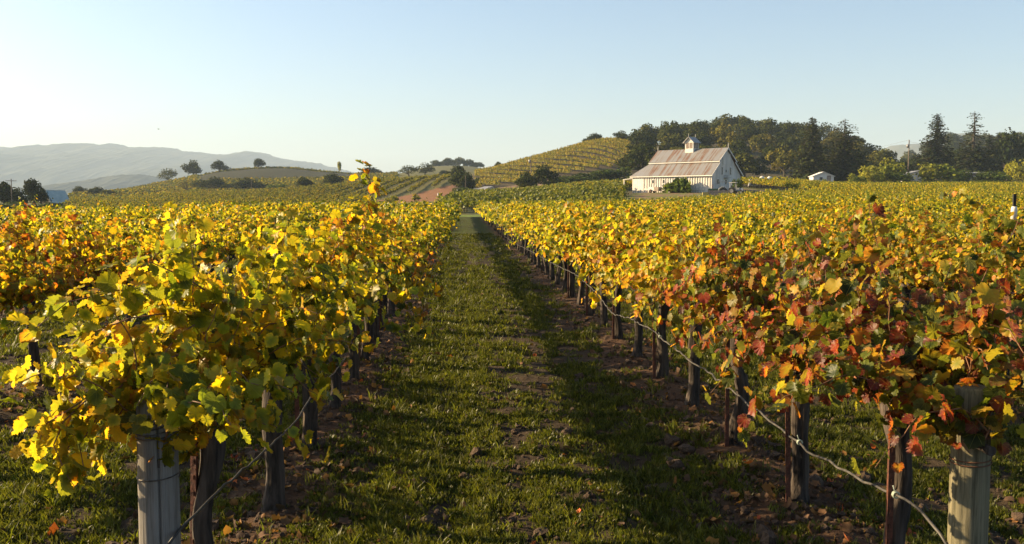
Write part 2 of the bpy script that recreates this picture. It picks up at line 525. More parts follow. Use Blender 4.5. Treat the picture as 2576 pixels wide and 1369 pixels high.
TAB = {
    -900: [(60, -.8), (115, -1.4), (160, -1.4), (300, 0.5), (1000, 0)],
    0: [(60, -.4), (115, -.8), (160, -.9), y_(300, 515), y_(500, 511), (1000, 0)],
    170: [(60, -.35), (115, -.7), (160, -.6), y_(300, 512), y_(420, 497), y_(520, 494), (640, 5), (1000, 5)],
    300: [(60, -.3), (115, -.6), (160, -.4), y_(300, 508), y_(420, 493), y_(520, 485), y_(640, 484), (760, 7), (1000, 5)],
    450: [(60, -.2), (115, -.4), (160, -.2), y_(300, 500), y_(420, 487), y_(520, 467), y_(640, 459), (760, 12), (1000, 8)],
    580: [(60, -.1), (115, -.25), (160, 0), y_(300, 498), y_(420, 482), y_(520, 457), y_(640, 431), (760, 17), (1000, 10)],
    700: [(60, 0), (115, -.1), (160, .2), y_(230, 512), y_(320, 490), y_(420, 480), y_(520, 456), y_(640, 425), (760, 19), (1000, 10)],
    850: [(60, 0), (115, 0), (160, .3), y_(230, 508), y_(320, 475), y_(420, 468), y_(520, 450), y_(640, 436), (760, 17), (1000, 10)],
    950: [(60, 0), (115, 0), (170, .8), y_(230, 503), y_(320, 465), y_(420, 462), y_(520, 446), y_(640, 445), (760, 16), (1000, 12)],
    1050: [(60, 0), (115, .05), (170, 1.1), y_(230, 499), y_(320, 455), y_(420, 447), y_(520, 440), y_(640, 433), y_(900, 428), (1200, 20)],
    1140: [(60, 0), (115, .1), (170, 1.5), y_(230, 496), y_(320, 449), y_(400, 450), y_(520, 445), y_(640, 438), y_(900, 418), (1200, 25)],
    1190: [(60, 0), (115, .1), (170, 1.6), y_(230, 496), y_(320, 468), y_(420, 436), (520, 14), (640, 18), y_(900, 420), (1200, 25)],
    1230: [(60, 0), (115, .15), (170, 1.7), y_(230, 494), y_(300, 470), y_(420, 431), (520, 15), (900, 30), (1200, 20)],
    1300: [(60, 0), (115, .2), (170, 1.9), y_(230, 490), y_(300, 461), y_(420, 413), (520, 18), (900, 22)],
    1400: [(60, .05), (115, .3), (170, 2.3), y_(230, 481), y_(300, 446), y_(420, 388), (520, 23), (900, 20)],
    1530: [(60, .1), (115, .4), (138, .6), (170, 2.9), y_(230, 472), y_(300, 434), y_(420, 361), (520, 25), (900, 22)],
    1640: [(60, .1), (115, .45), (138, .6), y_(170, 488), y_(230, 472), y_(300, 440), y_(420, 372), (520, 31), (700, 32), (900, 22)],
    1760: [(60, .15), (115, .7), (138, 1.0), y_(170, 484), y_(230, 470), y_(300, 446), (420, 27), (520, 36), (700, 34), (900, 22)],
    1850: [(60, .2), (115, .9), (138, 1.45), y_(170, 481), y_(230, 466), y_(300, 448), (420, 27), (520, 39), (700, 36), (900, 22)],
    1950: [(60, .3), (115, 1.1), (138, 1.9), (170, 3.6), y_(230, 465), (300, 9), (420, 25), (520, 36), (700, 34), (900, 22)],
    2100: [(60, .3), (115, 1.2), (170, 3.4), (230, 5.0), (245, 6.3), (300, 8.2), (420, 21), (520, 31), (700, 28), (900, 20)],
    2230: [(60, .3), (115, 1.2), (170, 3.3), (230, 4.8), (245, 6.3), (300, 8.2), (420, 14), (520, 17), (700, 22), (900, 20)],
    2300: [(60, .3), (115, 1.2), (170, 3.3), (230, 4.8), (245, 6.3), (300, 8.2), (420, 9), (520, 12), (700, 27), (900, 42)],
    2400: [(60, .3), (115, 1.2), (170, 3.3), (230, 4.8), (245, 6.3), (300, 8.2), (420, 9), (520, 13), (700, 38), (900, 54)],
    2576: [(60, .3), (115, 1.2), (170, 3.3), (230, 4.8), (245, 6.3), (300, 8.2), (420, 10), (520, 15), (700, 38), (900, 54)],
    3500: [(60, .3), (115, 1.2), (170, 3.3), (230, 4.8), (245, 6.3), (300, 8.2), (420, 10), (520, 15), (700, 38), (900, 54)],
}


def pchip(xk, yk, x):
    xk = np.asarray(xk, float); yk = np.asarray(yk, float)
    hh = np.diff(xk); de = np.diff(yk, axis=-1) / hh
    dm = np.zeros_like(yk)
    a, b = de[..., :-1], de[..., 1:]
    w = (a * b) > 0
    dm[..., 1:-1] = np.where(w, 2 * a * b / np.where(w, a + b, 1), 0)
    dm[..., 0] = de[..., 0] * 0.5; dm[..., -1] = 0
    i = np.clip(np.searchsorted(xk, x) - 1, 0, len(xk) - 2)
    t = np.clip((x - xk[i]) / hh[i], 0, 1)
    return ((1 + 2 * t) * (1 - t) ** 2) * yk[..., i] + (t * (1 - t) ** 2) * hh[i] * dm[..., i] + \
        (t * t * (3 - 2 * t)) * yk[..., i + 1] + (t * t * (t - 1)) * hh[i] * dm[..., i + 1]


LD = np.linspace(math.log(20), math.log(12000), 260)
UG = np.linspace(-900, 3500, 441)
_cols = []
for k in sorted(TAB):
    pts = [(0, 0), (20, 0)] + TAB[k] + [(1600, 4), (2600, 0), (12000, 0)]
    a = np.array(pts, float)
    _cols.append(pchip(a[:, 0], a[:, 1], np.exp(LD)))
_cols = np.array(_cols)                                   # (ncol, nd)
HG = pchip(np.array(sorted(TAB), float), _cols.T, UG).T   # (nu, nd)


def base_z(x, y):
    x = np.asarray(x, float); y = np.asarray(y, float)
    u, d = to_ud(x, y)
    ui = np.clip((u - UG[0]) / (UG[1] - UG[0]), 0, len(UG) - 1.001)
    di = np.clip((np.log(np.maximum(d, 1)) - LD[0]) / (LD[1] - LD[0]), 0, len(LD) - 1.001)
    i = ui.astype(int); j = di.astype(int); fu = ui - i; fd = di - j
    z = (HG[i, j] * (1 - fd) + HG[i, j + 1] * fd) * (1 - fu) + (HG[i + 1, j] * (1 - fd) + HG[i + 1, j + 1] * fd) * fu
    big = sstep(150, 400, d)
    return z + big * (fbm(x / 60, y / 60, 3, 3) - 0.5) * 2.2


def lane_u(x):
    """distance from the middle of the nearest lane between two rows"""
    c = (ROW_L + ROW_R) / 2
    return (x - c) - np.round((x - c) / ROW_S) * ROW_S


def block_end(x):
    x = np.asarray(x, float)
    return np.where(x > 56, 226, np.where(x > 30, 139, 118.0))


def gz(x, y):
    x = np.asarray(x, float); y = np.asarray(y, float)
    z = base_z(x, y)
    near = (y > 3.2) & (y < 70) & (np.abs(x) < 60)
    lu = np.abs(lane_u(x))
    berm = 0.085 * np.exp(-((lu - ROW_S / 2) / 0.38) ** 2)
    rut = -0.035 * np.exp(-((np.abs(lane_u(x) - 0.12) - 0.62) / 0.16) ** 2)
    fine = (fbm(x * 2.2, y * 2.2, 11, 4) - 0.5) * 0.085 + (fbm(x * 11, y * 11, 31, 2) - 0.5) * 0.034
    fade = 1 - sstep(25, 70, y)
    return z + np.where(near, (berm + rut) * fade, 0) + np.where((y > -2) & (y < 70), fine * fade, 0)


def G(x, y):
    return float(gz(np.array([x]), np.array([y]))[0])


def grass_mask(x, y):
    """0..1 where weeds grow in the lanes"""
    lu = lane_u(x) + (fbm(x * 1.1, y * 1.1, 43, 3) - .5) * .7
    strip = sstep(1.68, 1.05, np.abs(lu))
    track = 1 - 0.8 * np.exp(-((lane_u(x) - 0.40) / 0.20) ** 2) - 0.35 * np.exp(-((lane_u(x) + 0.75) / 0.18) ** 2)
    n = .5 * fbm(x * 1.5 + 5, y * .9, 41, 3) + .5 * fbm(x * 2.4 + 5, y * .16, 45, 3)
    n2 = fbm(x * 5.5, y * 5.5, 57, 2)
    return np.clip(strip * track * sstep(0.425, 0.56, 0.55 * n + 0.45 * n2), 0, 1)


def ground_colour(x, y):
    u, d = to_ud(x, y)
    n = fbm(x / 9, y / 9, 71, 4); n3 = fbm(x * 0.7, y * 0.7, 73, 4)
    soil = np.array([0.050, 0.036, 0.022]); clay = np.array([0.082, 0.048, 0.028]); green = np.array([0.050, 0.055, 0.018])
    dry = np.array([0.13, 0.105, 0.050]); tilled = np.array([0.20, 0.098, 0.046]); dirt = np.array([0.20, 0.135, 0.085])
    wood = np.array([0.065, 0.055, 0.030])
    C = np.zeros((len(x), 3))
    C[:] = soil
    lu = np.abs(lane_u(x))
    under = sstep(1.1, 1.6, lu + (fbm(x * 1.6, y * 1.6, 77, 3) - .5) * 1.1)[:, None]
    C = C * (1 - under) + clay * under
    dist = sstep(28, 62, y)[:, None]            # beyond the modelled tufts the turf itself is the green
    gm = np.clip(grass_mask(x, y)[:, None] * (0.6 + .3 * dist) + dist * .55 * sstep(1.6, 1.2, lu)[:, None], 0, .95)
    C = C * (1 - gm) + (green * (1 - dist) + np.array([0.062, 0.080, 0.018]) * dist) * gm
    inblock = (y < block_end(x)) & (y > 3.5)
    far = ~inblock & (y > 3.5)
    fc = dry * (0.75 + 0.5 * n[:, None]) * np.array([0.8, 0.95, 0.7])
    C = np.where(far[:, None], fc, C)
    # greener fields
    gf = (far & (u > 1180) & (u < 1600) & (d < 235))[:, None]
    C = np.where(gf, green * 1.3 + 0.02, C)
    # brown tilled slope
    t = (far & (u > 940) & (u < 1152) & (d > 200) & (d < 230 + (u - 960) * .30))[:, None]
    C = np.where(t, tilled * (0.85 + 0.3 * n3[:, None]), C)
    # barn yard
    yd = (far & (u > 1570) & (u < 1960) & (d < 205))[:, None]
    yard = np.where((n3 > 0.52)[:, None], dirt * 0.9, np.array([0.13, 0.13, 0.045]))
    C = np.where(yd, yard, C)
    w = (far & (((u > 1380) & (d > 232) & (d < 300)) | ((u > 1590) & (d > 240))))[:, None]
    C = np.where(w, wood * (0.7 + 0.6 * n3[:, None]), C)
    rd = (far & (u > 1180) & (u < 1420) & (d > 230) & (d < 300))[:, None]
    C = np.where(rd, dirt * 0.75, C)
    # pale headland strip where the lane ends
    hd = ((y > block_end(x)) & (y < block_end(x) + 9) & (x < 30))[:, None]
    C = np.where(hd, np.array([0.12, 0.16, 0.035]), C)
    sh = (far & (u > 505) & (u < 900) & (d > 535) & (d < 662))[:, None]  # darker ground colour over the left hill's upper slope
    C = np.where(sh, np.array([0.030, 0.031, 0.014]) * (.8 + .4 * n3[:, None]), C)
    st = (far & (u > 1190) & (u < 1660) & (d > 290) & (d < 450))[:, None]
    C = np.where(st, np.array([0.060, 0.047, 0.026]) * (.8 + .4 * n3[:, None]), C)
    return np.clip(C, 0.01, 0.5)


def build_ground():
    ang = np.concatenate([np.linspace(-180, -42, 50)[:-1], np.linspace(-42, 48, 620), np.linspace(48, 180, 50)[1:]])
    ang = np.radians(ang)
    r = np.concatenate([[0.4, 0.9, 1.5], np.geomspace(2.0, 120, 360), np.geomspace(120, 1700, 230)[1:], np.geomspace(1700, 14000, 26)[1:]])
    A, R = np.meshgrid(ang, r)
    x = (R * np.sin(A)).ravel(); y = (R * np.cos(A)).ravel()
    z = gz(x, y)
    na, nr = len(ang), len(r)
    i = np.arange(nr - 1)[:, None] * na + np.arange(na - 1)[None, :]
    q = np.stack([i, i + 1, i + na + 1, i + na], -1).reshape(-1, 4)[:, ::-1]
    c = np.arange(na - 1)
    V = np.concatenate([np.stack([x, y, z], 1), [[0, 0, G(0, 0)]]])
    tri = np.stack([np.full(na - 1, len(V) - 1), c + 1, c], 1)
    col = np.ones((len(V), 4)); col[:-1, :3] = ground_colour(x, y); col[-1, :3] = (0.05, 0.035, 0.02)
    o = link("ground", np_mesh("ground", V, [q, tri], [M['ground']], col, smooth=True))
    struct(o)
    o["label"] = "vineyard ground with weedy grass lanes, brown soil and rolling fields"; o["category"] = "ground"


build_ground()


def mountain(name, d, prof, depth, base, label, seed, rough=1.0):
    """a ridge whose crest follows prof = [(px, py)] at d metres"""
    pr = np.array(prof, float)
    us = np.linspace(pr[0, 0], pr[-1, 0], int((pr[-1, 0] - pr[0, 0]) / 2.2))
    crest = np.array([Yz(d, p) for p in pchip(pr[:, 0], pr[:, 1], us)])
    n = 26
    s = np.linspace(-1, 0.6, n)
    V = []
    for k, t in enumerate(s):
        dd = d + t * depth
        f = 1 - abs(t) ** 1.3 if t <= 0 else 1 - (t / 0.6) ** 1.5
        xs = (us - CX) / F * d
        X = xs * cosY + dd * sinY; Y = -xs * sinY + dd * cosY
        ridg = (fbm(X / (depth * .22), Y / (depth * .35), seed, 4) - 0.5) * (1 - f) * 1.1
        z = base + (crest - base) * np.clip(f + ridg * (f > 0.02), 0, 1.02)
        z = z + (vnoise(us / 4.0 + k * 13, us * 0 + k, seed + 5) ** 2) * d * 0.0016 * rough * (f > .3)
        V.append(np.stack([X, Y, z], 1))
    V = np.concatenate(V); na = len(us)
    i = np.arange(n - 1)[:, None] * na + np.arange(na - 1)[None, :]
    q = np.stack([i, i + 1, i + na + 1, i + na], -1).reshape(-1, 4)
    o = link(name, np_mesh(name, V, [q], [M['mount']], smooth=True))
    struct(o); o["label"] = label; o["category"] = "mountain"
    return o


mountain("mountain", 6200, [(-900, 380), (-300, 372), (0, 369), (40, 374), (68, 378), (92, 371), (118, 366), (148, 373), (185, 365), (240, 363), (270, 367),
                            (300, 364), (330, 372), (430, 373), (470, 382), (520, 386), (560, 391), (600, 391), (640, 383), (668, 387), (700, 397), (740, 405),
                            (790, 410), (830, 420), (880, 432), (940, 452), (1000, 480)], 2300, 0,
         "long hazy blue mountain ridge along the left skyline", 101)
mountain("mountain", 5500, [(-900, 400), (-200, 395), (60, 392), (190, 386), (260, 390), (330, 405), (420, 425), (520, 450), (620, 475), (700, 495)], 1300, 0,
         "lower hazy ridge in front of the left mountain", 111)
mountain("mountain", 3000, [(120, 500), (200, 470), (270, 448), (340, 440), (400, 447), (450, 462), (500, 480), (560, 500)], 600, 0,
         "small rounded hazy hill low under the left ridge", 121)
mountain("mountain", 4000, [(2080, 480), (2160, 420), (2220, 380), (2250, 366), (2290, 364), (2330, 372), (2365, 350), (2400, 335), (2430, 340), (2470, 356), (2530, 360),
                            (2600, 345), (2800, 340), (3300, 360)], 1500, 0, "blue mountain showing between the conifers on the right", 131)

# ------------------------------------------------------------------ leaves and vines
_half = [(0.17, -0.15), (0.30, -0.14), (0.36, -0.03), (0.46, 0.02), (0.45, 0.12), (0.54, 0.20), (0.48, 0.29), (0.56, 0.38), (0.60, 0.52), (0.49, 0.54),
         (0.47, 0.64), (0.37, 0.66), (0.37, 0.78), (0.25, 0.80), (0.20, 0.91), (0.09, 0.92)]
OUT_N = np.array([(0, 0.0)] + _half + [(0, 1.02)] + [(-a, b) for a, b in _half[::-1]])
OUT_M = np.array([(0, 0), (0.34, -0.13), (0.52, 0.16), (0.47, 0.30), (0.60, 0.52), (0.38, 0.68), (0, 1.02), (-0.38, 0.68), (-0.60, 0.52), (-0.47, 0.30), (-0.52, 0.16), (-0.34, -0.13)])
OUT_F = np.array([(0, -0.05), (0.5, 0.05), (0.55, 0.55), (0, 1.0), (-0.55, 0.55), (-0.5, 0.05)])


def leaf_templates(kind, n=8, seed=0):
    r = np.random.default_rng(seed)
    if kind == 'n': O, c = OUT_N, (0, 0.36)
    elif kind == 'm': O, c = OUT_M, (0, 0.36)
    else: O, c = OUT_F, None
    T = []
    for _ in range(n):
        P2 = O.copy()
        P2[:, 0] *= r.uniform(0.9, 1.12); P2 += r.normal(0, 0.018, P2.shape)
        if c is not None:
            P2 = np.vstack([P2, [c]])
        x, y = P2[:, 0], P2[:, 1]
        cup = r.uniform(-0.6, 0.9); fold = r.uniform(-0.25, 0.6); tipc = r.uniform(-0.8, 0.3)
        z = cup * (x ** 2 + (y - .4) ** 2) * 0.8 + fold * np.abs(x) * 0.6 + tipc * np.clip(y - .45, 0, 2) ** 2 + r.normal(0, 0.055, len(x))
        T.append(np.stack([x, y, z], 1))
    T = np.array(T)
    if c is not None:
        m = len(O); a = np.arange(m)
        Fc = np.stack([np.full(m, m), a, (a + 1) % m], 1)
    else:
        Fc = np.array([(0, 1, 2, 3), (0, 3, 4, 5)])
    return T, Fc


TPL = {k: leaf_templates(k, 8, i) for i, k in enumerate('nmf')}


def norm(a):
    return a / np.maximum(np.linalg.norm(a, axis=-1, keepdims=True), 1e-9)


def leaves_at(pos, nrm, tip, size, kind, r, hue=None):
    """arrays of leaf verts / faces / colours / uv"""
    T, Fc = TPL[kind]
    n = len(pos)
    nrm = norm(nrm); tip = norm(tip - nrm * np.sum(tip * nrm, 1, keepdims=True)); side = np.cross(tip, nrm)
    t = T[r.integers(0, len(T), n)] * size[:, None, None]
    V = pos[:, None, :] + t[..., 0:1] * side[:, None, :] + t[..., 1:2] * tip[:, None, :] + t[..., 2:3] * nrm[:, None, :]
    k = V.shape[1]
    Fs = (Fc[None] + (np.arange(n) * k)[:, None, None]).reshape(-1, Fc.shape[1])
    if hue is None:
        hue = r.uniform(0, 1, n)
    C = np.stack([hue, r.uniform(0, 1, n), r.uniform(0, 1, n), np.ones(n)], 1)
    C = np.repeat(C, k, 0)
    uv = np.tile(T[0][:, :2] + np.array([0.5, 0]), (n, 1))
    return V.reshape(-1, 3), Fs, C, uv


def shoot_curve(r, kind=None):
    """one shoot growing from the cordon along local y; returns (k,3) points"""
    y0 = r.uniform(-0.78, 0.78)
    side = r.choice([-1, 1])
    kind = kind or r.choice(['up', 'up', 'sprawl', 'sprawl', 'sprawl', 'droop', 'droop'])
    L = r.uniform(0.8, 1.25)
    if r.uniform() < .022:
        kind = 'wild'
    if kind == 'wild':
        v = np.array([side * r.uniform(.05, .45), r.normal(0, .3), r.uniform(.95, 1.15)]); g = r.uniform(.08, .25); L = r.uniform(.95, 1.2)
    elif kind == 'up':
        v = np.array([side * r.uniform(0, .22), r.normal(0, .22), r.uniform(.85, 1.08)]); g = r.uniform(0, .12)
        L = r.uniform(.6, 1.0)
    elif kind == 'sprawl':
        v = np.array([side * r.uniform(.25, .65), r.normal(0, .25), r.uniform(.75, 1.1)]); g = r.uniform(.35, .70)
    else:
        v = np.array([side * r.uniform(.45, .80), r.normal(0, .25), r.uniform(.50, .80)]); g = r.uniform(.55, .95)
    if kind != 'wild': g = min(g, (v[2] * L + r.uniform(-.36, .08)) / (L * L))      # tips end about the height of the cordon
    t = np.linspace(0, L, 14)[:, None]
    p = np.array([r.normal(0, .03), y0, .96]) + v * t + np.array([0, 0, -g]) * t * t
    p += np.cumsum(r.normal(0, .010, p.shape), 0)
    return p


def resample(p, step):
    s = np.concatenate([[0], np.cumsum(np.linalg.norm(np.diff(p, axis=0), axis=1))])
    n = max(2, int(s[-1] / step))
    q = np.linspace(0, s[-1], n)
    return np.stack([np.interp(q, s, p[:, k]) for k in range(3)], 1)


def foliage_arrays(shoots, r, kind, step, per, smin, smax):
    pos = []; out = []
    for p in shoots:
        q = resample(p, step)
        for _ in range(per):
            off = r.normal(0, 1, q.shape); off = norm(off) * r.uniform(.03, .13, (len(q), 1))
            off[:, 2] = off[:, 2] * .7
            pos.append(q + off)
            o = off.copy(); o[:, 0] += np.sign(q[:, 0]) * .05
            out.append(o)
    pos = np.concatenate(pos); out = np.concatenate(out)
    n = len(pos)
    outw = np.stack([np.clip(pos[:, 0] * 1.6, -1, 1), r.normal(0, .25, n), 0.35 + np.clip(pos[:, 2] - 1.3, -.3, .7)], 1)
    nrm = outw * 0.75 + norm(out) * 0.35 + r.normal(0, .55, (n, 3))
    tip = norm(out) * 0.5 + np.array([0, 0, -0.75]) + r.normal(0, .35, (n, 3)) + outw * .25
    size = r.uniform(smin, smax, n) * r.choice([1, 1, 1, .75], n)
    return leaves_at(pos - norm(tip) * size[:, None] * .3, nrm, tip, size, kind, r)


def shoot_tubes(shoots, rad=.0042, n=4):
    mb = MB()
    for p in shoots:
        k = len(p)
        mb.tube([Vector(v) for v in p], [rad * (1.15 - .75 * i / (k - 1)) for i in range(k)], n, cap=False)
    return np.array(mb.V, float).reshape(-1, 3), np.array(mb.F, int).reshape(-1, 4)


def foliage_mesh(name, seed, kind, nshoot, step, per, smin, smax, mat, stems=True, extra=(), kinds=None, ehue=None):
    r = np.random.default_rng(seed)
    sh = [shoot_curve(r, None if kinds is None else r.choice(kinds)) for _ in range(nshoot)] + [np.array(e, float) for e in extra]
    V, Fs, C, uv = foliage_arrays(sh, r, kind, step, per, smin, smax)
    if ehue is not None:
        V9, F9, C9, uv9 = foliage_arrays(sh[-len(extra):], r, kind, .08, 1, .075, .115)
        C9[:, 0] = ehue + r.normal(0, .1); Fs = np.concatenate([Fs, F9 + len(V)]); V = np.concatenate([V, V9]); C = np.concatenate([C, C9]); uv = np.concatenate([uv, uv9])
    FF = [Fs]; mi = np.zeros(len(Fs), int)
    if stems:
        V2, F2 = shoot_tubes(sh)
        FF.append(F2 + len(V)); mi = np.concatenate([mi, np.ones(len(F2), int)])
        V = np.concatenate([V, V2]); C = np.concatenate([C, np.ones((len(V2), 4))]); uv = np.concatenate([uv, np.zeros((len(V2), 2))])
    return np_mesh(name, V, FF, [mat, M['cane']], C, uv, smooth=(kind == 'n'), midx=mi)


def trunk_mesh(seed, nu=22, nz=30, rad=.052):
    r = np.random.default_rng(seed)
    z = np.linspace(-.12, .95, nz); a = np.linspace(0, 2 * np.pi, nu, endpoint=False)
    bx = r.normal(0, .010, 4); by = r.normal(0, .010, 4)
    sx = sum(bx[k] * np.sin(z * (k + 1) * 2.4 + r.uniform(0, 6)) for k in range(4))
    sy = sum(by[k] * np.sin(z * (k + 1) * 2.4 + r.uniform(0, 6)) for k in range(4))
    f0 = np.argmin(np.abs(z)); sx -= sx[f0]; sy -= sy[f0]
    Z, A = np.meshgrid(z, a, indexing='ij')
    tw = A + Z * r.uniform(-.9, .9)
    R = rad * (1 + .45 * np.exp(-np.clip(Z, 0, 2) / .10) + .30 * np.exp(-((Z - .93) / .12) ** 2))
    R = R * (1 + .20 * (vnoise(tw * 2.6, Z * 2.4, seed) - .5) * 2 + .13 * (vnoise(tw * 7, Z * 5, seed + 3) - .5) * 2)
    rid = np.where(np.arange(nu) % 2 == 0, .05, -.05)[None, :] if nu >= 16 else 0
    R = R * (1 + rid)
    V = np.stack([sx[:, None] + R * np.cos(A), sy[:, None] + R * np.sin(A), Z], -1).reshape(-1, 3)
    i = np.arange(nz - 1)[:, None] * nu + np.arange(nu)[None]; j = np.arange(nz - 1)[:, None] * nu + (np.arange(nu)[None] + 1) % nu
    q = np.stack([i, j, j + nu, i + nu], -1).reshape(-1, 4)
    top = np.arange(nu) + (nz - 1) * nu
    V = np.concatenate([V, [[sx[-1], sy[-1], .965]]])
    cap = np.stack([top, np.roll(top, -1), np.full(nu, len(V) - 1)], 1)
    return np_mesh("trunk", V, [q, cap], [M['bark']], smooth=True), (sx[-1], sy[-1])


def cordon_mesh(seed, n=8, k=12):
    r = random.Random(seed)
    mb = MB()
    for s in (-1, 1):
        pts = []; rad = []
        for i in range(k):
            t = i / (k - 1)
            pts.append((r.gauss(0, .012), s * t * .80, .90 + .05 * math.sin(min(t * 6, 1.57)) + r.gauss(0, .012)))
            rad.append((.038 - .018 * t) * r.uniform(.8, 1.25))
        mb.tube(pts, rad, n)
        for i in range(2, k, 2):
            p = Vector(pts[i])
            mb.tube([p, p + Vector((r.gauss(0, .02), r.gauss(0, .02), .07))], [.016, .009], 5)
    return mb.mesh("cordon", M['bark'])


TR_N = [trunk_mesh(200 + i)[0] for i in range(7)]
TR_M = [trunk_mesh(230 + i, 8, 8)[0] for i in range(4)]
CO_N = [cordon_mesh(300 + i) for i in range(4)]
CO_M = [cordon_mesh(320 + i, 5, 5) for i in range(3)]
FO_N = [foliage_mesh("foliage", 400 + i, 'n', 40, .036, 2, .040, .082, M['leaf_near']) for i in range(8)]
FO_1 = [foliage_mesh("foliage", 430 + i, 'm', 36, .042, 2, .046, .09, M['leaf_mid']) for i in range(6)]
FO_2 = [foliage_mesh("foliage", 460 + i, 'f', 32, .05, 2, .058, .105, M['leaf_mid'], stems=False) for i in range(6)]


FO_T1 = [foliage_mesh("foliage", 445 + i, 'm', 19, .05, 2, .046, .09, M['leaf_mid']) for i in range(2)]
FO_T2 = [foliage_mesh("foliage", 475 + i, 'f', 16, .06, 2, .058, .105, M['leaf_mid'], stems=False) for i in range(2)]


def far_vine_mesh(seed, mat, n=28, step=.095, smin=.10, smax=.18, wide=1.0):
    r = np.random.default_rng(seed)
    sh = [shoot_curve(r) for _ in range(n)]
    V, Fs, C, uv = foliage_arrays(sh, r, 'f', step, 2, smin, smax)
    mb = MB(); mb.tube([(0, 0, -.2), (0.01, .02, .5), (0, 0, .95)], [.06, .045, .05], 5)
    mb.tube([(0, -.8, .93), (0, .8, .93)], .03, 4)
    V2 = np.array(mb.V); F4 = np.array([f for f in mb.F if len(f) == 4]) + len(V)
    V = np.concatenate([V, V2]); C = np.concatenate([C, np.ones((len(V2), 4))]); uv = np.concatenate([uv, np.zeros((len(V2), 2))])
    V[:, 0] *= wide
    return np_mesh("vine_far", V, [Fs, F4], [mat, M['bark']], C, uv, midx=np.concatenate([np.zeros(len(Fs), int), np.ones(len(F4), int)]))


def scatter(name, pts, rot, scale, meshes, label, cat, idx=None, group=None):
    """ONE object carrying many small copies (geometry nodes on a cloud of points)"""
    n = len(pts)
    me = bpy.data.meshes.new(name)
    me.vertices.add(n); me.vertices.foreach_set("co", np.asarray(pts, np.float32).ravel())
    a = me.attributes.new("rot", 'FLOAT_VECTOR', 'POINT'); a.data.foreach_set("vector", np.asarray(rot, np.float32).ravel())
    sc_ = np.asarray(scale, np.float32)
    if sc_.ndim == 1: sc_ = np.repeat(sc_[:, None], 3, 1)
    a = me.attributes.new("scl", 'FLOAT_VECTOR', 'POINT'); a.data.foreach_set("vector", sc_.ravel())
    if idx is None: idx = rng.integers(0, len(meshes), n)
    a = me.attributes.new("idx", 'INT', 'POINT'); a.data.foreach_set("value", np.asarray(idx, np.int32))
    o = link(name, me)
    tag(o, label, cat, group, "stuff")
    c = bpy.data.collections.new(name + "_kinds")
    for k, m in enumerate(meshes):
        c.objects.link(bpy.data.objects.new("%s_kind_%02d" % (name, k), m))
    ng = bpy.data.node_groups.new(name, 'GeometryNodeTree')
    ng.interface.new_socket("Geometry", in_out='INPUT', socket_type='NodeSocketGeometry')
    ng.interface.new_socket("Geometry", in_out='OUTPUT', socket_type='NodeSocketGeometry')
    gi = ng.nodes.new("NodeGroupInput"); go = ng.nodes.new("NodeGroupOutput")
    iop = ng.nodes.new("GeometryNodeInstanceOnPoints")
    ci = ng.nodes.new("GeometryNodeCollectionInfo"); ci.inputs[0].default_value = c
    ci.inputs["Separate Children"].default_value = True; ci.inputs["Reset Children"].default_value = True

    def na(nm, t):
        x = ng.nodes.new("GeometryNodeInputNamedAttribute"); x.data_type = t; x.inputs[0].default_value = nm
        return [s for s in x.outputs if s.enabled and s.name == "Attribute"][0]
    e = ng.nodes.new("FunctionNodeEulerToRotation")
    L = ng.links.new
    L(gi.outputs[0], iop.inputs["Points"]); L(ci.outputs[0], iop.inputs["Instance"])
    iop.inputs["Pick Instance"].default_value = True
    L(na("idx", 'INT'), iop.inputs["Instance Index"])
    L(na("rot", 'FLOAT_VECTOR'), e.inputs[0]); L(e.outputs[0], iop.inputs["Rotation"])
    L(na("scl", 'FLOAT_VECTOR'), iop.inputs["Scale"]); L(iop.outputs[0], go.inputs[0])
    md = o.modifiers.new("copies", 'NODES'); md.node_group = ng
    return o


# every vine position of the flat block
vines = []
for k in range(-42, 48):
    x = ROW_R + ROW_S * k
    e = float(block_end(np.array([x]))[0])
    ys = np.arange(4.72, e, 1.5)
    for i, y in enumerate(ys):
        vines.append((x, y, k, i))
va = np.array(vines, float)
uu, dd = to_ud(va[:, 0], va[:, 1])
marg = 60 + 1.4 * F / np.maximum(dd, 1)
keep = (uu > -marg) & (uu < 2576 + marg) & (dd > 3)
va = va[keep]; dd = dd[keep]; uu = uu[keep]
order = np.argsort(dd)
va = va[order]; dd = dd[order]; uu = uu[order]
inview = (uu > -30) & (uu < 2606)
nind = 300
ORD = ["first", "second", "third", "fourth", "fifth", "sixth", "seventh", "eighth", "ninth", "tenth", "eleventh", "twelfth"]


def local_pts(pix, x, y, z):
    return [tuple(P(*p) - Vector((x, y, z))) for p in pix]


def vine_colour(x, y):
    """(bias, spread, redness, 1): how far the leaves have turned"""
    red = 0.0
    n = float(fbm(np.array([x / 4.2 + 9]), np.array([y / 7.0]), 91, 3)[0]); n2 = float(fbm(np.array([x / 2.0]), np.array([y / 2.0]), 97, 2)[0])
    b = 0.385 + (n - .5) * .36 + (n2 - .5) * .10
    if x < -3: b += .04
    s = .50
    if x > 1.5 and x < 4 and y < 9.6:            # the vines beside the right end post have turned red
        w = 1 - sstep(6.6, 9.6, y)
        b = b * (1 - w) + .48 * w; s = .40 + .60 * w; red = .62 * w
    if x > 4 and x < 7 and y < 14:
        b = .42; s = .6; red = .25
    if -2 < x < 0 and y < 9:
        b = .405; s = .40
    return (b, s, red, 1)


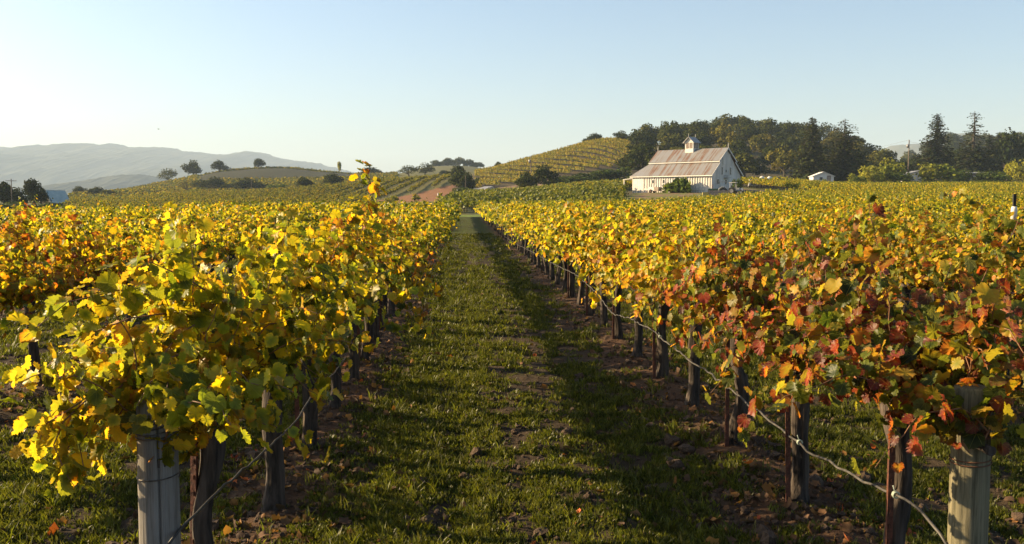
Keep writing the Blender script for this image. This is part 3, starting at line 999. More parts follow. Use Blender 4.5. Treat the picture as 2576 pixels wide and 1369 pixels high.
rv = random.Random(5)
for j in range(nind):
    x, y, k, i = va[j]; k = int(k); i = int(i); d = dd[j]
    z = G(x, y)
    custom = []
    lat = 'yellow and green leaves'
    b, s, rd_, _ = vine_colour(x, y)
    if rd_ > .3: lat = 'red, brown and green leaves'
    elif b > .52: lat = 'orange and yellow leaves'
    elif b < .38: lat = 'mostly green leaves'
    g = None
    if k == 0 and i < 12:
        lab = "vine with %s, %s from the right end post" % (lat, ORD[i]); g = "vines of the row right of the lane"
    elif k == -1 and i < 12:
        lab = "vine with %s, %s from the left end post" % (lat, ORD[i]); g = "vines of the row left of the lane"
    elif k == 0:
        lab = "golden grape vine far down the row right of the grass lane"; g = "far vines of the row right of the lane"
    elif k == -1:
        lab = "golden grape vine far down the row left of the grass lane"; g = "far vines of the row left of the lane"
    elif k < -1:
        lab = "autumn grape vine in the packed rows behind the left front row"; g = "vines in the rows behind the left front row"
    else:
        lab = "autumn grape vine in the packed rows behind the right front row"; g = "vines in the rows behind the right front row"
    rz = rv.choice([0, math.pi]) + rv.gauss(0, .06)
    if k == -1 and i == 0:
        rz = 0
        custom = [local_pts([(420, 860, 4.4), (340, 960, 4.0), (250, 1040, 3.8), (200, 1120, 3.7), (215, 1200, 3.65)], x, y, z),
                  local_pts([(420, 880, 4.4), (300, 940, 4.0), (190, 1020, 3.75), (110, 1070, 3.65), (95, 1130, 3.6)], x, y, z),
                  local_pts([(430, 900, 4.3), (340, 980, 4.0), (290, 1060, 3.85), (270, 1130, 3.8)], x, y, z),
                  local_pts([(400, 900, 4.3), (280, 990, 3.9), (190, 1090, 3.75), (150, 1170, 3.65), (180, 1240, 3.6)], x, y, z),
                  local_pts([(400, 880, 4.5), (330, 900, 4.2), (240, 985, 3.9), (160, 1060, 3.7), (135, 1120, 3.62), (165, 1190, 3.6), (188, 1225, 3.6)], x, y, z),
                  local_pts([(420, 860, 4.4), (330, 930, 4.1), (270, 1010, 3.95), (235, 1080, 3.85), (250, 1150, 3.8)], x, y, z),
                  local_pts([(520, 800, 4.5), (450, 840, 4.2), (390, 920, 3.95), (400, 1000, 3.8)], x, y, z),
                  local_pts([(520, 900, 4.6), (440, 930, 4.1), (380, 960, 3.8), (345, 1020, 3.75)], x, y, z),
                  local_pts([(520, 860, 4.6), (430, 900, 4.0), (420, 980, 3.75), (440, 1050, 3.72)], x, y, z),
                  local_pts([(480, 760, 4.5), (300, 730, 4.0), (170, 760, 3.8), (60, 850, 3.8)], x, y, z),
                  local_pts([(480, 780, 4.5), (330, 800, 4.1), (200, 850, 3.9), (110, 930, 3.85)], x, y, z),
                  local_pts([(560, 760, 4.5), (470, 700, 4.2), (380, 660, 4.0), (300, 690, 3.9)], x, y, z)]
    if k == -1 and i == 2:
        rz = 0
        custom = [local_pts([(800, 720, 7.6), (880, 560, 8.2), (926, 505, 8.4), (938, 470, 8.5), (925, 445, 8.5), (900, 425, 8.5)], x, y, z)]
    if k == -1 and i == 1:
        rz = 0
        custom = [local_pts([(700, 760, 6.0), (655, 640, 5.9), (645, 580, 5.8)], x, y, z)]
    if k == -1 and i == 4:
        rz = 0
        custom = [local_pts([(930, 690, 10.6), (985, 690, 10.6), (1030, 715, 10.6), (1066, 760, 10.6), (1062, 800, 10.6), (1075, 835, 10.6)], x, y, z),
                  local_pts([(930, 700, 10.6), (990, 740, 10.5), (1035, 790, 10.5), (1040, 830, 10.5)], x, y, z)]
    if k == 0 and i == 0:
        rz = 0
        custom = [local_pts([(2330, 860, 4.8), (2420, 850, 4.4), (2430, 900, 4.15), (2440, 930, 4.1)], x, y, z),
                  local_pts([(2330, 860, 4.8), (2400, 850, 4.3), (2470, 880, 4.05), (2485, 930, 4.0)], x, y, z),
                  local_pts([(2330, 850, 4.8), (2430, 800, 4.2), (2540, 830, 3.9), (2600, 930, 3.8)], x, y, z),
                  local_pts([(2330, 900, 4.8), (2280, 960, 4.5), (2240, 1010, 4.4), (2230, 1050, 4.4)], x, y, z),
                  local_pts([(2340, 900, 4.8), (2380, 950, 4.5), (2340, 1030, 4.3), (2320, 1080, 4.3)], x, y, z)]
    if k == 1 and i == 3:
        rz = 0
        custom = [local_pts([(2500, 640, 9.6), (2530, 590, 9.4), (2548, 556, 9.35), (2560, 575, 9.3)], x, y, z),
                  local_pts([(2560, 650, 9.6), (2545, 600, 9.4), (2535, 560, 9.35), (2520, 570, 9.3)], x, y, z),
                  local_pts([(2500, 620, 9.6), (2470, 540, 9.4), (2420, 485, 9.3), (2390, 480, 9.3)], x, y, z)]
    e = thing("grape_vine", (x, y, z), rz, lab, "vine", g)
    if d < 13:
        tr, co, fo = rv.choice(TR_N), rv.choice(CO_N), rv.choice(FO_N)
    elif d < 28:
        tr, co, fo = rv.choice(TR_N[:5] if abs(k + .5) < 1 else TR_M), rv.choice(CO_M), rv.choice(FO_1 if rv.random() > (.45 if k == -1 else .22) else FO_T1)
    else:
        tr, co, fo = rv.choice(TR_M), rv.choice(CO_M), rv.choice(FO_2 if rv.random() > (.45 if k == -1 else .20) else FO_T2)
    if custom:
        fo = foliage_mesh("foliage", 700 + j, 'n', 40, .036, 2, .042, .088, M['leaf_near'], extra=custom, ehue=(1.15 if (k == -1 and i == 2) else None))
    t = link("trunk", tr, e); t.rotation_euler = (0, 0, rv.uniform(0, 6.28)); q = rv.uniform(.9, 1.12); t.scale = (q, q, 1)
    link("cordon", co, e)
    f = link("foliage", fo, e); f.color = vine_colour(x, y)
    if not custom:
        q = rv.uniform(.84, 1.07) if d > 9 else 1.0; f.scale = (rv.uniform(.85, 1.15), rv.uniform(.95, 1.1), q); f.location.z = .92 * (1 - q) + rv.uniform(-.02, .04)

rest = va[nind:]
FAR = [far_vine_mesh(800 + i, M['leaf_far']) for i in range(7)]
rx, ry = rest[:, 0], rest[:, 1]
scatter("vineyard_rows", np.stack([rx + rng.normal(0, .04, len(rx)), ry, gz(rx, ry)], 1),
        np.stack([np.zeros(len(rx)), np.zeros(len(rx)), rng.choice([0, np.pi], len(rx))], 1), np.stack([rng.uniform(.9, 1.15, len(rx)), np.full(len(rx), 1.05), rng.uniform(.93, 1.05, len(rx))], 1),
        FAR, "golden autumn vine rows stretching away beyond the near vines", "vineyard")


def vine_field(name, upoly, dr, az, spacing, mat, label, seed, wide=1.0, seglen=1.5, dens=dict(n=14, step=.22, smin=.24, smax=.40), hz=1.0, gaps=0.0):
    """rows of far vines over a field; upoly(u,d) -> bool mask"""
    (x0, x1), (y0, y1) = dr
    r = np.random.default_rng(seed)
    ca, sa = math.cos(az), math.sin(az)
    R = max(x1 - x0, y1 - y0)
    cx, cyy = (x0 + x1) / 2, (y0 + y1) / 2
    a, b = np.meshgrid(np.arange(-R, R, spacing), np.arange(-R, R, seglen))
    a = a.ravel(); b = b.ravel()
    b = b + r.uniform(-.25, .25, len(b)) * seglen; a = a + r.normal(0, .1, len(a))
    x = cx + a * ca + b * sa; y = cyy - a * sa + b * ca
    u, d = to_ud(x, y)
    k = (x > x0) & (x < x1) & (y > y0) & (y < y1) & upoly(u, d) & (u > -200) & (u < 2800) & (r.uniform(0, 1, len(x)) > gaps)
    x = x[k]; y = y[k]; n = len(x)
    ms = [far_vine_mesh(seed + i, mat, **dens) for i in range(5)]
    s = seglen / 1.5
    scatter(name, np.stack([x, y, gz(x, y)], 1), np.stack([np.zeros(n), np.zeros(n), -az + r.choice([0, np.pi], n)], 1),
            np.stack([np.full(n, wide), np.full(n, s), hz * r.uniform(.88, 1.1, n)], 1), ms, label, "vineyard")
    return n


cnt = []
# greener block beyond the end of the lane and below the barn
cnt.append(vine_field("green_vine_block", lambda u, d: (u > 1090) & (u < 1568) & (d > 132) & (d < 226) & (u > 1090 + (d - 132) * .9),
                      ((-60, 90), (120, 240)), math.radians(-28), 3.0, M['leaf_green'], "green leafy vine block between the lane end and the white barn", 900))
cnt.append(vine_field("slope_vineyard", lambda u, d: (d > 150) & (d < 335) & (u > 170) & (u < 1135) & ~((u > 940) & (d > 196) & (d < 232 + (u - 960) * .30)) & (d > 150 + np.clip(u - 500, 0, 700) * .07),
                      ((-190, 40), (140, 350)), math.radians(4), 4.6, M['leaf_slope'], "green vine rows climbing the low slope left of the tilled field", 910, seglen=1.8, dens=dict(n=14, step=.2, smin=.24, smax=.38), hz=.9, wide=.8))
cnt.append(vine_field("slope_vineyard", lambda u, d: (d > 318) & (d < 345) & (u > 900) & (u < 1135),
                      ((-190, 40), (300, 380)), math.radians(4), 3.6, M['leaf_slope'], "vine rows along the crest above the brown tilled field", 915, seglen=1.8, dens=dict(n=14, step=.2, smin=.24, smax=.38), hz=.9, wide=.8))
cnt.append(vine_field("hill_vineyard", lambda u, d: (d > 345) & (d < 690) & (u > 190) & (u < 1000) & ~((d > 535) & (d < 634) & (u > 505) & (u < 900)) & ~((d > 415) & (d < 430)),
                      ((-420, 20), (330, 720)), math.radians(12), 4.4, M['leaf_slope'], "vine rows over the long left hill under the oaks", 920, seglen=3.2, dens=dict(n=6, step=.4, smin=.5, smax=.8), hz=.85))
cnt.append(vine_field("hill_vineyard", lambda u, d: (d > 292 + np.clip(u - 1400, 0, 300) * .12) & (d < 445) & (u > 1195) & (u < 1650 - np.clip(400 - d, 0, 100) * .9),
                      ((-30, 130), (270, 460)), math.radians(-14), 5.6, M['leaf_hill'], "golden striped vine rows on the steep hill left of the barn", 930, seglen=1.6, dens=dict(n=16, step=.2, smin=.24, smax=.38), wide=.8))
cnt.append(vine_field("yard_vineyard", lambda u, d: (d > 196) & (d < 232) & (((u > 1380) & (u < 1590)) | ((u > 1862) & (u < 1975))),
                      ((10, 110), (180, 240)), math.radians(60), 2.8, M['leaf_hill'], "bright yellow green vines beside and behind the barn", 940))
print("FIELD COUNTS", cnt, "rest", len(rest))

# ------------------------------------------------------------------ trees
def crown_arrays(lobes, n, size, r, shell=.55, flat=1.0):
    """leaf clumps on and inside a set of ellipsoid lobes; returns V,F,C"""
    vol = np.array([l[3] * l[4] * l[5] for l in lobes]) ** .67
    pick = r.choice(len(lobes), n, p=vol / vol.sum())
    L = np.array(lobes)[pick]
    dirs = norm(r.normal(0, 1, (n, 3)))
    rad = shell + (1 - shell) * r.uniform(0, 1, n) ** .6
    rad = rad * (1 + .10 * r.normal(0, 1, n))
    pos = L[:, :3] + dirs * rad[:, None] * L[:, 3:6]
    nrm = dirs + r.normal(0, .6, (n, 3)) + np.array([0, 0, .25])
    tip = r.normal(0, 1, (n, 3)) + np.array([0, 0, -.3])
    s = size * r.uniform(.6, 1.3, n)
    lobehue = r.uniform(-.22, .22, len(lobes))[pick]
    hue = np.clip(.5 + lobehue + r.normal(0, .16, n), 0, 1)
    V, Fs, C, uv = leaves_at(pos, nrm, tip, s, 'f', r, hue)
    return V, Fs, C


def oak_meshes(seed, w=1.0, dense=1.0, n=1500, size=.055, flat=1.0, bare=False):
    """unit tree: height 1, crown about 1.1*w wide"""
    r = np.random.default_rng(seed)
    lobes = []; mb = MB()
    base = .20
    lean = r.normal(0, .03, 2)
    fork = Vector((lean[0], lean[1], .24))
    mb.tube([(0, 0, -.06), (lean[0] * .5, lean[1] * .5, .10), fork], [.040, .030, .027], 8)
    nl = 11
    for i in range(nl):
        a = 2 * math.pi * i / nl + r.uniform(-.4, .4)
        rr = w * r.uniform(.14, .42) if i else 0.05
        hgt = r.uniform(.42, .80) - rr * .22
        c = (lean[0] + rr * math.cos(a), lean[1] + rr * math.sin(a), hgt)
        s = r.uniform(.13, .21)
        lobes.append((*c, s * 1.15 * (.75 + .25 * w), s * 1.15 * (.75 + .25 * w), s * .92 * flat))
        mid = fork.lerp(Vector(c), .5) + Vector((0, 0, -.03))
        mb.tube([fork, mid, Vector(c)], [.018, .012, .004], 5, cap=False)
    lobes.append((lean[0], lean[1], .80, .22 * w, .22 * w, .19))
    lobes.append((lean[0], lean[1], .60, .30 * w, .30 * w, .22))
    for l in lobes:                       # twigs that reach the crown's edge
        for _ in range(3):
            v = norm(r.normal(0, 1, 3)); e = Vector(l[:3]) + Vector(v * np.array(l[3:6]) * .95)
            mb.tube([Vector(l[:3]), e], [.006, .002], 3, cap=False)
    V, Fs, C = crown_arrays(lobes, int(n * dense), size, r)
    return mb.mesh("trunk", M['treebark']), np_mesh("crown", V, [Fs], [M['oak']], C)


def conifer_meshes(seed, n=34, sparse_from=1.1, width=.19, taper=.85):
    """unit conifer, height 1"""
    r = np.random.default_rng(seed)
    mb = MB(); mb.tube([(0, 0, -.03), (0, 0, .5), (0, 0, .99)], [.018, .012, .002], 7)
    pos = []; tips = []
    for i in range(n):
        h = .07 + .91 * i / n
        reach = width * ((1 - h) ** taper) * r.uniform(.85, 1.1) + .012
        if h < .2: reach *= .85 + .15 * h / .2
        nb = 7 if h < sparse_from else 4
        for k in range(nb):
            if h > sparse_from and r.uniform() < .25: continue
            a = 2 * math.pi * (k + r.uniform(-.3, .3)) / nb + i * 1.1
            q = reach * r.uniform(.6, 1.15)
            droop = r.uniform(.25, .5) if h < .75 else r.uniform(-.3, .15)
            e = np.array([math.cos(a) * q, math.sin(a) * q, h - droop * q])
            mb.tube([(0, 0, h), tuple(e)], [.004, .0015], 3, cap=False)
            m = max(4, int(q / .0085 * (1 if h < sparse_from else .75)))
            t = r.uniform(.12, 1.05, m)[:, None]
            p = np.array([0, 0, h]) * (1 - t) + e * t + r.normal(0, .010, (m, 3))
            pos.append(p); tips.append(np.tile(norm(e - np.array([0, 0, h]))[None], (m, 1)))
    pos = np.concatenate(pos); tips = np.concatenate(tips); m = len(pos)
    nrm = r.normal(0, .5, (m, 3)) + np.array([0, 0, .8]) + norm(pos * np.array([1, 1, 0])) * .5
    V, Fs, C, uv = leaves_at(pos, nrm, tips + r.normal(0, .4, (m, 3)), r.uniform(.018, .032, m) * (1.05 - .62 * np.clip(pos[:, 2], 0, 1)), 'f', r, np.clip(.5 + r.normal(0, .2, m), 0, 1))
    return mb.mesh("trunk", M['treebark']), np_mesh("crown", V, [Fs], [M['needle']], C)


def shrub_mesh(seed, n=900, size=.075, nl=9, mat='shrub'):
    r = np.random.default_rng(seed)
    lobes = [(r.uniform(-.38, .38), r.uniform(-.38, .38), r.uniform(.25, .62), r.uniform(.16, .3), r.uniform(.16, .3), r.uniform(.18, .34)) for _ in range(nl)]
    lobes.append((0, 0, .3, .45, .45, .32))
    V, Fs, C = crown_arrays(lobes, n, size, r)
    V[:, 2] = np.maximum(V[:, 2], -.05)
    return np_mesh("foliage", V, [Fs], [M[mat]], C)


OAKS = [oak_meshes(1000 + i, w=[1.0, 1.15, .9, 1.25, 1.05, .8][i], n=1700) for i in range(6)]
OAK_SP = [oak_meshes(1030 + i, w=1.1, dense=.42, n=1500, size=.05) for i in range(2)]
OAK_BARE = oak_meshes(1040, w=1.1, dense=.22, n=1500, size=.035)
TALL = [oak_meshes(1050 + i, w=.62, n=1700, flat=1.4) for i in range(2)]
TALLY = (TALL[0][0], TALL[0][1].copy()); TALLY[1].materials[0] = M['shrub']
SHR = [shrub_mesh(1060 + i) for i in range(5)]
CON = conifer_meshes(1101, 44, 1.1, .20, .75), conifer_meshes(1102, 44, .74, .22, .62), conifer_meshes(1103, 44, 1.1, .21, .85), conifer_meshes(1104, 40, .50, .20, .68)
rt = random.Random(21)


def tree(name, meshes, px, top, wpx, d, label, cat="tree", group=None, col=(.35, .7), base=None, wfac=1.1):
    x, y = XY(px, d)
    z = G(x, y) - .1
    h = P(px, top, d).z - z
    w = wpx / F * d * 1.12
    e = thing(name, (x, y, z), rt.uniform(0, 6.28), label, cat, group)
    t = link("trunk", meshes[0], e); c = link("crown", meshes[1], e)
    s = w / wfac
    for o in (t, c):
        o.scale = (s, s, h)
    c.color = (col[0], col[1], 0, 1)
    return e


def shrub(px, top, wpx, d, label, col=(.4, .7), cat="shrub", group=None, name="shrub", me=None, mat=None):
    x, y = XY(px, d); z = G(x, y) - .05
    h = max(.4, P(px, top, d).z - z) * 1.1; w = wpx / F * d * 1.05
    o = link(name, me or rt.choice(SHR)); o.location = (x, y, z); o.rotation_euler = (0, 0, rt.uniform(0, 6.28))
    o.scale = (w, w, h); o.color = (col[0], col[1], 0, 1)
    return tag(o, label, cat, group)


# oaks along the left hill
tree("oak_tree", OAK_SP[0], 432, 421, 52, 625, "sparse pale oak alone on the left hill's ridge, leftmost there", col=(.62, .5))
tree("oak_tree", OAKS[2], 495, 401, 56, 630, "tall two-lobed dark oak on the left hill's ridge")
tree("oak_tree", OAKS[1], 558, 403, 48, 632, "round dense dark oak on the left hill's ridge")
tree("oak_tree", OAKS[4], 656, 398, 36, 640, "small dark oak on the top of the left hill")
tree("bare_tree", OAK_BARE, 474, 446, 58, 400, "brownish half-bare tree below the ridge oaks", col=(.9, .4))
tree("oak_tree", OAKS[3], 545, 443, 58, 430, "wide dark oak on the slope below the round ridge oak")
tree("oak_tree", OAKS[0], 622, 446, 76, 402, "broad dark oak low on the left hill's dark slope")
tree("oak_tree", OAKS[3], 586, 460, 60, 425, "low spreading oak at the foot of the dark slope")
tree("oak_tree", OAKS[5], 765, 444, 56, 335, "dark oak left of the poplar at the hill foot", col=(.5, .6))
tree("oak_tree", OAKS[1], 840, 436, 64, 335, "round dark oak under the thin yellow poplar")
tree("poplar", TALLY, 856, 406, 17, 600, "thin yellow poplar standing up behind the round oak", col=(1.1, .4))
tree("oak_tree", OAKS[1], 938, 420, 54, 600, "dark round oak right of the yellow poplar on the ridge")
tree("oak_tree", OAKS[4], 205, 468, 34, 480, "small grey oak at the left hill's far foot", col=(.5, .5))
tree("bare_tree", OAK_SP[1], 228, 477, 34, 470, "pale yellowish thin tree beside the twin oak", col=(.9, .3))
tree("oak_tree", OAKS[2], 255, 469, 56, 400, "dark twin oak in the field left of the hill, taller half")
tree("oak_tree", OAKS[0], 283, 478, 46, 395, "dark twin oak in the field left of the hill, lower half")
tree("oak_tree", OAKS[0], 512, 452, 44, 445, "dark oak between the half-bare tree and the wide dark oak", col=(.3, .5))
tree("oak_tree", OAKS[2], 655, 456, 48, 430, "dark oak right of the broad oak at the dark slope's foot", col=(.2, .5))
shrub(500, 474, 34, 370, "small yellow green bush below the half-bare tree", (.8, .4))
shrub(700, 462, 60, 380, "low grey green brush right of the broad dark oaks", (.3, .5))
shrub(805, 466, 40, 325, "low brush between the two dark oaks at the hill foot", (.3, .5))
shrub(222, 506, 56, 330, "low dark bush row under the twin oak", (.15, .5))
shrub(185, 490, 60, 420, "dark shrubs right of the teal roofed barn", (.15, .5))
# farm trees at the left edge
tree("oak_tree", TALL[1], 12, 456, 84, 215, "dark tree at the left edge before the utility pole", col=(.3, .6))
tree("oak_tree", TALL[0], 84, 449, 64, 225, "tall dark tree right of the left utility pole", col=(.1, .5))
tree("oak_tree", OAKS[2], 56, 470, 64, 220, "lower dark tree just behind the left utility pole", col=(.3, .7))
tree("oak_tree", OAKS[5], 112, 470, 54, 228, "dark small tree touching the teal roofed barn", col=(.1, .5))
tree("oak_tree", OAKS[4], 150, 476, 40, 235, "dark round tree against the teal barn roof's left end", col=(.05, .5)) if False else None
shrub(40, 503, 90, 205, "dark hedge bush under the left edge trees", (.1, .5))
shrub(110, 508, 80, 208, "dark hedge bush in front of the teal roofed barn", (.1, .5))
# middle distance
tree("oak_tree", OAK_SP[0], 1032, 414, 56, 470, "open crowned oak left of its twin behind the green slope", col=(.45, .5))
tree("oak_tree", OAK_SP[1], 1070, 408, 58, 470, "open crowned taller oak behind the green slope", col=(.4, .5))
tree("oak_tree", OAKS[4], 1118, 428, 34, 500, "small dark oak between the open oaks and the big olive")
shrub(992, 452, 30, 500, "pale yellow bush behind the green slope, left one", (.95, .3))
shrub(1012, 450, 28, 505, "pale yellow bush behind the green slope, right one", (.95, .3))
tree("oak_tree", OAKS[1], 1150, 414, 44, 340, "dark tree crown rising behind the big olive tree")
tree("olive_tree", OAKS[0], 1160, 424, 66, 262, "big grey green tree at the tilled field's right corner", col=(.45, .6))
tree("olive_tree", OAKS[2], 1180, 432, 52, 258, "dark tree beside the small white shed", col=(.25, .6))
shrub(1160, 470, 50, 246, "dark bush at the foot of the big grey green tree", (.15, .5))
shrub(1205, 476, 44, 242, "dark bush left of the small white shed", (.1, .5))
tree("oak_tree", OAKS[5], 1253, 406, 32, 440, "small tree peeking over the left end of the striped hill", col=(.5, .5))
tree("olive_tree", OAKS[0], 1322, 430, 62, 238, "grey olive tree in front of the striped hill, left one", col=(.5, .5))
tree("olive_tree", OAKS[3], 1368, 412, 66, 246, "darker olive tree in front of the striped hill, right one", col=(.25, .6))
tree("oak_tree", OAKS[1], 1492, 335, 50, 428, "round dark oak on the crest of the striped hill")
tree("oak_tree", OAKS[2], 1562, 328, 46, 432, "taller dark oak on the crest, left of its small neighbour")
tree("oak_tree", OAKS[4], 1592, 333, 30, 432, "small dark oak at the right end of the crest")
for i, (px, top, w, d) in enumerate([(1400, 447, 60, 252), (1440, 440, 70, 258), (1478, 432, 66, 262), (1515, 425, 70, 266), (1550, 415, 76, 268), (1590, 440, 60, 250),
                                     (1420, 460, 60, 240), (1465, 455, 70, 240), (1510, 450, 70, 240), (1555, 448, 70, 240), (1380, 465, 50, 238), (1250, 490, 30, 238)]):
    shrub(px, top, w, d, "dark evergreen shrub in the thicket between striped hill and barn", (.12, .5), group="thicket left of the barn")
# dark oaks left of and behind the barn
tree("oak_tree", OAKS[1], 1615, 356, 100, 285, "large dark oak overhanging the barn's left end", col=(.3, .6))
tree("oak_tree", OAKS[3], 1580, 385, 70, 290, "dark oak left of the large one beside the barn", col=(.3, .6))
tree("oak_tree", OAKS[0], 1660, 372, 76, 280, "dark oak directly behind the barn's left roof end", col=(.3, .6))

# the wooded hill behind the barn, tree by tree
rw = random.Random(77)
placed = []
for d0 in (300, 330, 362, 396, 430, 465, 500, 530):
    px = 1600 + rw.uniform(0, 30)
    while px < 2262:
        d = d0 + rw.uniform(-10, 10)
        step = rw.uniform(9.0, 13.5) / d * F * .95
        ok = True
        if d < 345 and px < 1700: ok = False
        if d > 410 and px > 2235: ok = False
        if px < 1700 and d > 480: ok = True
        if ok:
            x, y = XY(px, d)
            e = thing("oak_tree", (x, y, G(x, y) - .2), rw.uniform(0, 6.28), "oak tree in the dense woods covering the hill behind the barn", "tree", "oaks of the wooded hill behind the barn")
            m = OAKS[rw.randrange(6)] if rw.random() > .12 else OAK_SP[rw.randrange(2)]
            hh = rw.uniform(8.0, 12.0); ww = rw.uniform(11, 15)
            if px > 2150: hh *= .85
            t = link("trunk", m[0], e); c = link("crown", m[1], e)
            t.scale = c.scale = (ww / 1.1, ww / 1.1, hh)
            v = rw.random()
            c.color = (.25 + .4 * v, .8, 0, 1) if rw.random() > .15 else (.85, .5, 0, 1)
            placed.append(px)
        px += step
print("HILL OAKS", len(placed))
for d0 in (640, 690, 740, 800, 860):
    px = 2262 + rw.uniform(0, 30)
    while px < 2640:
        d = d0 + rw.uniform(-12, 12)
        x, y = XY(px, d)
        e = thing("oak_tree", (x, y, G(x, y) - .2), rw.uniform(0, 6.28), "oak tree on the far wooded slope behind the conifers", "tree", "oaks of the far slope behind the conifers")
        m = OAKS[rw.randrange(6)]
        ww = rw.uniform(13, 18); t = link("trunk", m[0], e); c = link("crown", m[1], e)
        t.scale = c.scale = (ww / 1.1, ww / 1.1, rw.uniform(9, 12)); c.color = (.3 + .4 * rw.random(), .7, 0, 1)
        px += rw.uniform(13, 18) / d * F
for d0 in (860, 900, 940):
    px = 1085 + rw.uniform(0, 14)
    while px < 1212:
        d = d0 + rw.uniform(-12, 12)
        x, y = XY(px, d)
        e = thing("oak_tree", (x, y, G(x, y) - .2), rw.uniform(0, 6.28), "oak tree on the far wooded knoll above the lane's end", "tree", "oaks of the far knoll above the lane")
        m = OAKS[rw.randrange(6)]
        ww = rw.uniform(9, 13); t = link("trunk", m[0], e); c = link("crown", m[1], e)
        mid = 1 - abs(px - 1150) / 90
        t.scale = c.scale = (ww / 1.1, ww / 1.1, 4 + 5 * max(0.1, mid)); c.color = (.3 + .3 * rw.random(), .6, 0, 1)
        px += rw.uniform(8, 12) / d * F

# conifers and garden trees on the right
tree("conifer", CON[0], 2035, 292, 66, 262, "dense tall conifer left of the small white shed", col=(.55, .6), wfac=.26)
tree("conifer", CON[1], 2116, 297, 84, 266, "tall conifer with a thin tufted top right of the small white shed", col=(.55, .6), wfac=.29)
tree("conifer", CON[2], 2345, 284, 74, 300, "dark pointed conifer right of the utility pole", col=(.2, .5), wfac=.26)
tree("conifer", CON[3], 2438, 278, 70, 290, "tall open conifer with bare gaps near its top", col=(.45, .6), wfac=.26)
tree("conifer", CON[2], 2478, 338, 46, 310, "lower dark conifer right of the open conifer", col=(.2, .5), wfac=.26)
tree("oak_tree", OAKS[1], 2525, 326, 92, 320, "big dark round tree near the right edge", col=(.15, .5))
tree("oak_tree", OAKS[0], 2574, 332, 70, 335, "big dark tree cut by the right edge", col=(.2, .5))
tree("conifer", CON[0], 2502, 330, 70, 330, "broad dark conifer between the low conifer and the big round tree", col=(.15, .5), wfac=.26)
tree("oak_tree", OAKS[3], 2395, 372, 90, 340, "dark spreading tree between the two tall right conifers", col=(.25, .6))
tree("oak_tree", OAKS[5], 2300, 385, 60, 345, "dark tree behind the utility pole's right side", col=(.25, .6))
tree("oak_tree", OAKS[2], 2452, 378, 60, 300, "dark bushy tree right behind the open conifer's trunk", col=(.15, .5))
tree("oak_tree", OAKS[4], 2165, 400, 56, 280, "dark tree right of the tufted conifer", col=(.2, .6))
tree("oak_tree", OAKS[3], 2265, 398, 50, 290, "dark tree behind the vine covered tree", col=(.2, .6))
shrub(2190, 412, 56, 246, "yellow green creeper covered tree right of the tufted conifer", (.85, .5), "tree", name="creeper_tree")
shrub(2232, 388, 70, 250, "tall yellow green creeper mound beside the utility pole", (.70, .6), "tree", name="creeper_tree")
shrub(2150, 432, 40, 242, "light green bush under the tufted conifer", (.6, .5))
shrub(2262, 432, 50, 244, "dark bush under the utility pole", (.2, .5))
shrub(2340, 407, 88, 250, "round light green tree before the dark pointed conifer", (.70, .5), "tree", name="garden_tree")
shrub(2410, 425, 40, 262, "dark bush left of the open conifer's trunk", (.15, .5))
shrub(2462, 430, 50, 252, "dark bush right of the open conifer's trunk", (.15, .5))
shrub(2505, 428, 70, 250, "grey green bush under the big dark round tree", (.3, .6))
shrub(2548, 402, 46, 256, "yellow green pointed bush near the right edge", (.9, .4))
shrub(2580, 412, 40, 254, "orange tinted bush at the right edge", (1.0, .3))
shrub(2455, 452, 260, 236, "long low dark hedge along the right field's far edge", (.1, .4), "hedge", name="hedge")
shrub(2300, 452, 60, 240, "dark bush before the low house", (.2, .5))
shrub(2066, 448, 12, 233, "small sapling in front of the small white shed", (.6, .5))

# ------------------------------------------------------------------ the barn
B_TH = math.radians(32)
bx, by = XY(1787, 168)
B_AZ = math.atan2(bx, by)
B_Z = 4.05
B_RZ = -(B_TH + B_AZ)
L_, W_, E_, B_BR, R_ = 17.2, 9.6, 2.75, 5.05, 7.45
LU = 14.6
barn = thing("barn", (bx, by, B_Z), B_RZ, "white wooden barn with rusty two-step metal roof and cupola", "barn")
mb = MB()
mb.prism_x([(0, -1.2), (W_, -1.2), (W_, E_), (W_ * .76, B_BR - .12), (W_ / 2, R_ - .12), (W_ * .24, B_BR - .12), (0, E_)], -LU, 0)
mb.box((-(LU + L_) / 2, W_ / 2, (E_ - 1.2) / 2), (L_ - LU - .004, W_, E_ + 1.2))
mb.build("wall", M['whitewall'], barn)
mb = MB()
x = -L_ + .12
while x < -.05:
    mb.box((x, -.045, E_ / 2 - .35), (.11, .09, E_ + .4)); x += .52
mb.build("batten", M['white'], barn)
ov = .35
ez = E_ - .22
mb = MB()
mb.slab([(.3, -ov, ez), (.3, W_ * .255, B_BR), (-LU, W_ * .255, B_BR), (-L_ - ov, -ov, ez)][::-1], .09)
mb.slab([(.3, W_ + ov, ez), (-L_ - ov, W_ + ov, ez), (-LU, W_ * .745, B_BR), (.3, W_ * .745, B_BR)][::-1], .09)
mb.slab([(-L_ - ov, -ov, ez), (-LU, W_ * .255, B_BR), (-LU, W_ * .745, B_BR), (-L_ - ov, W_ + ov, ez)][::-1], .09)
mb.build("lower_roof", M['roof'], barn)
mb = MB()
uz = B_BR + .02
mb.slab([(.35, W_ * .20, uz), (.35, W_ / 2, R_), (-LU - .3, W_ / 2, R_), (-LU - .3, W_ * .20, uz)][::-1], .09)
mb.slab([(.35, W_ * .80, uz), (-LU - .3, W_ * .80, uz), (-LU - .3, W_ / 2, R_), (.35, W_ / 2, R_)][::-1], .09)
mb.build("upper_roof", M['roof'], barn)
mb = MB()
mb.beam((-L_ - ov, -ov - .03, ez - .06), (.33, -ov - .03, ez - .06), .05, .16)
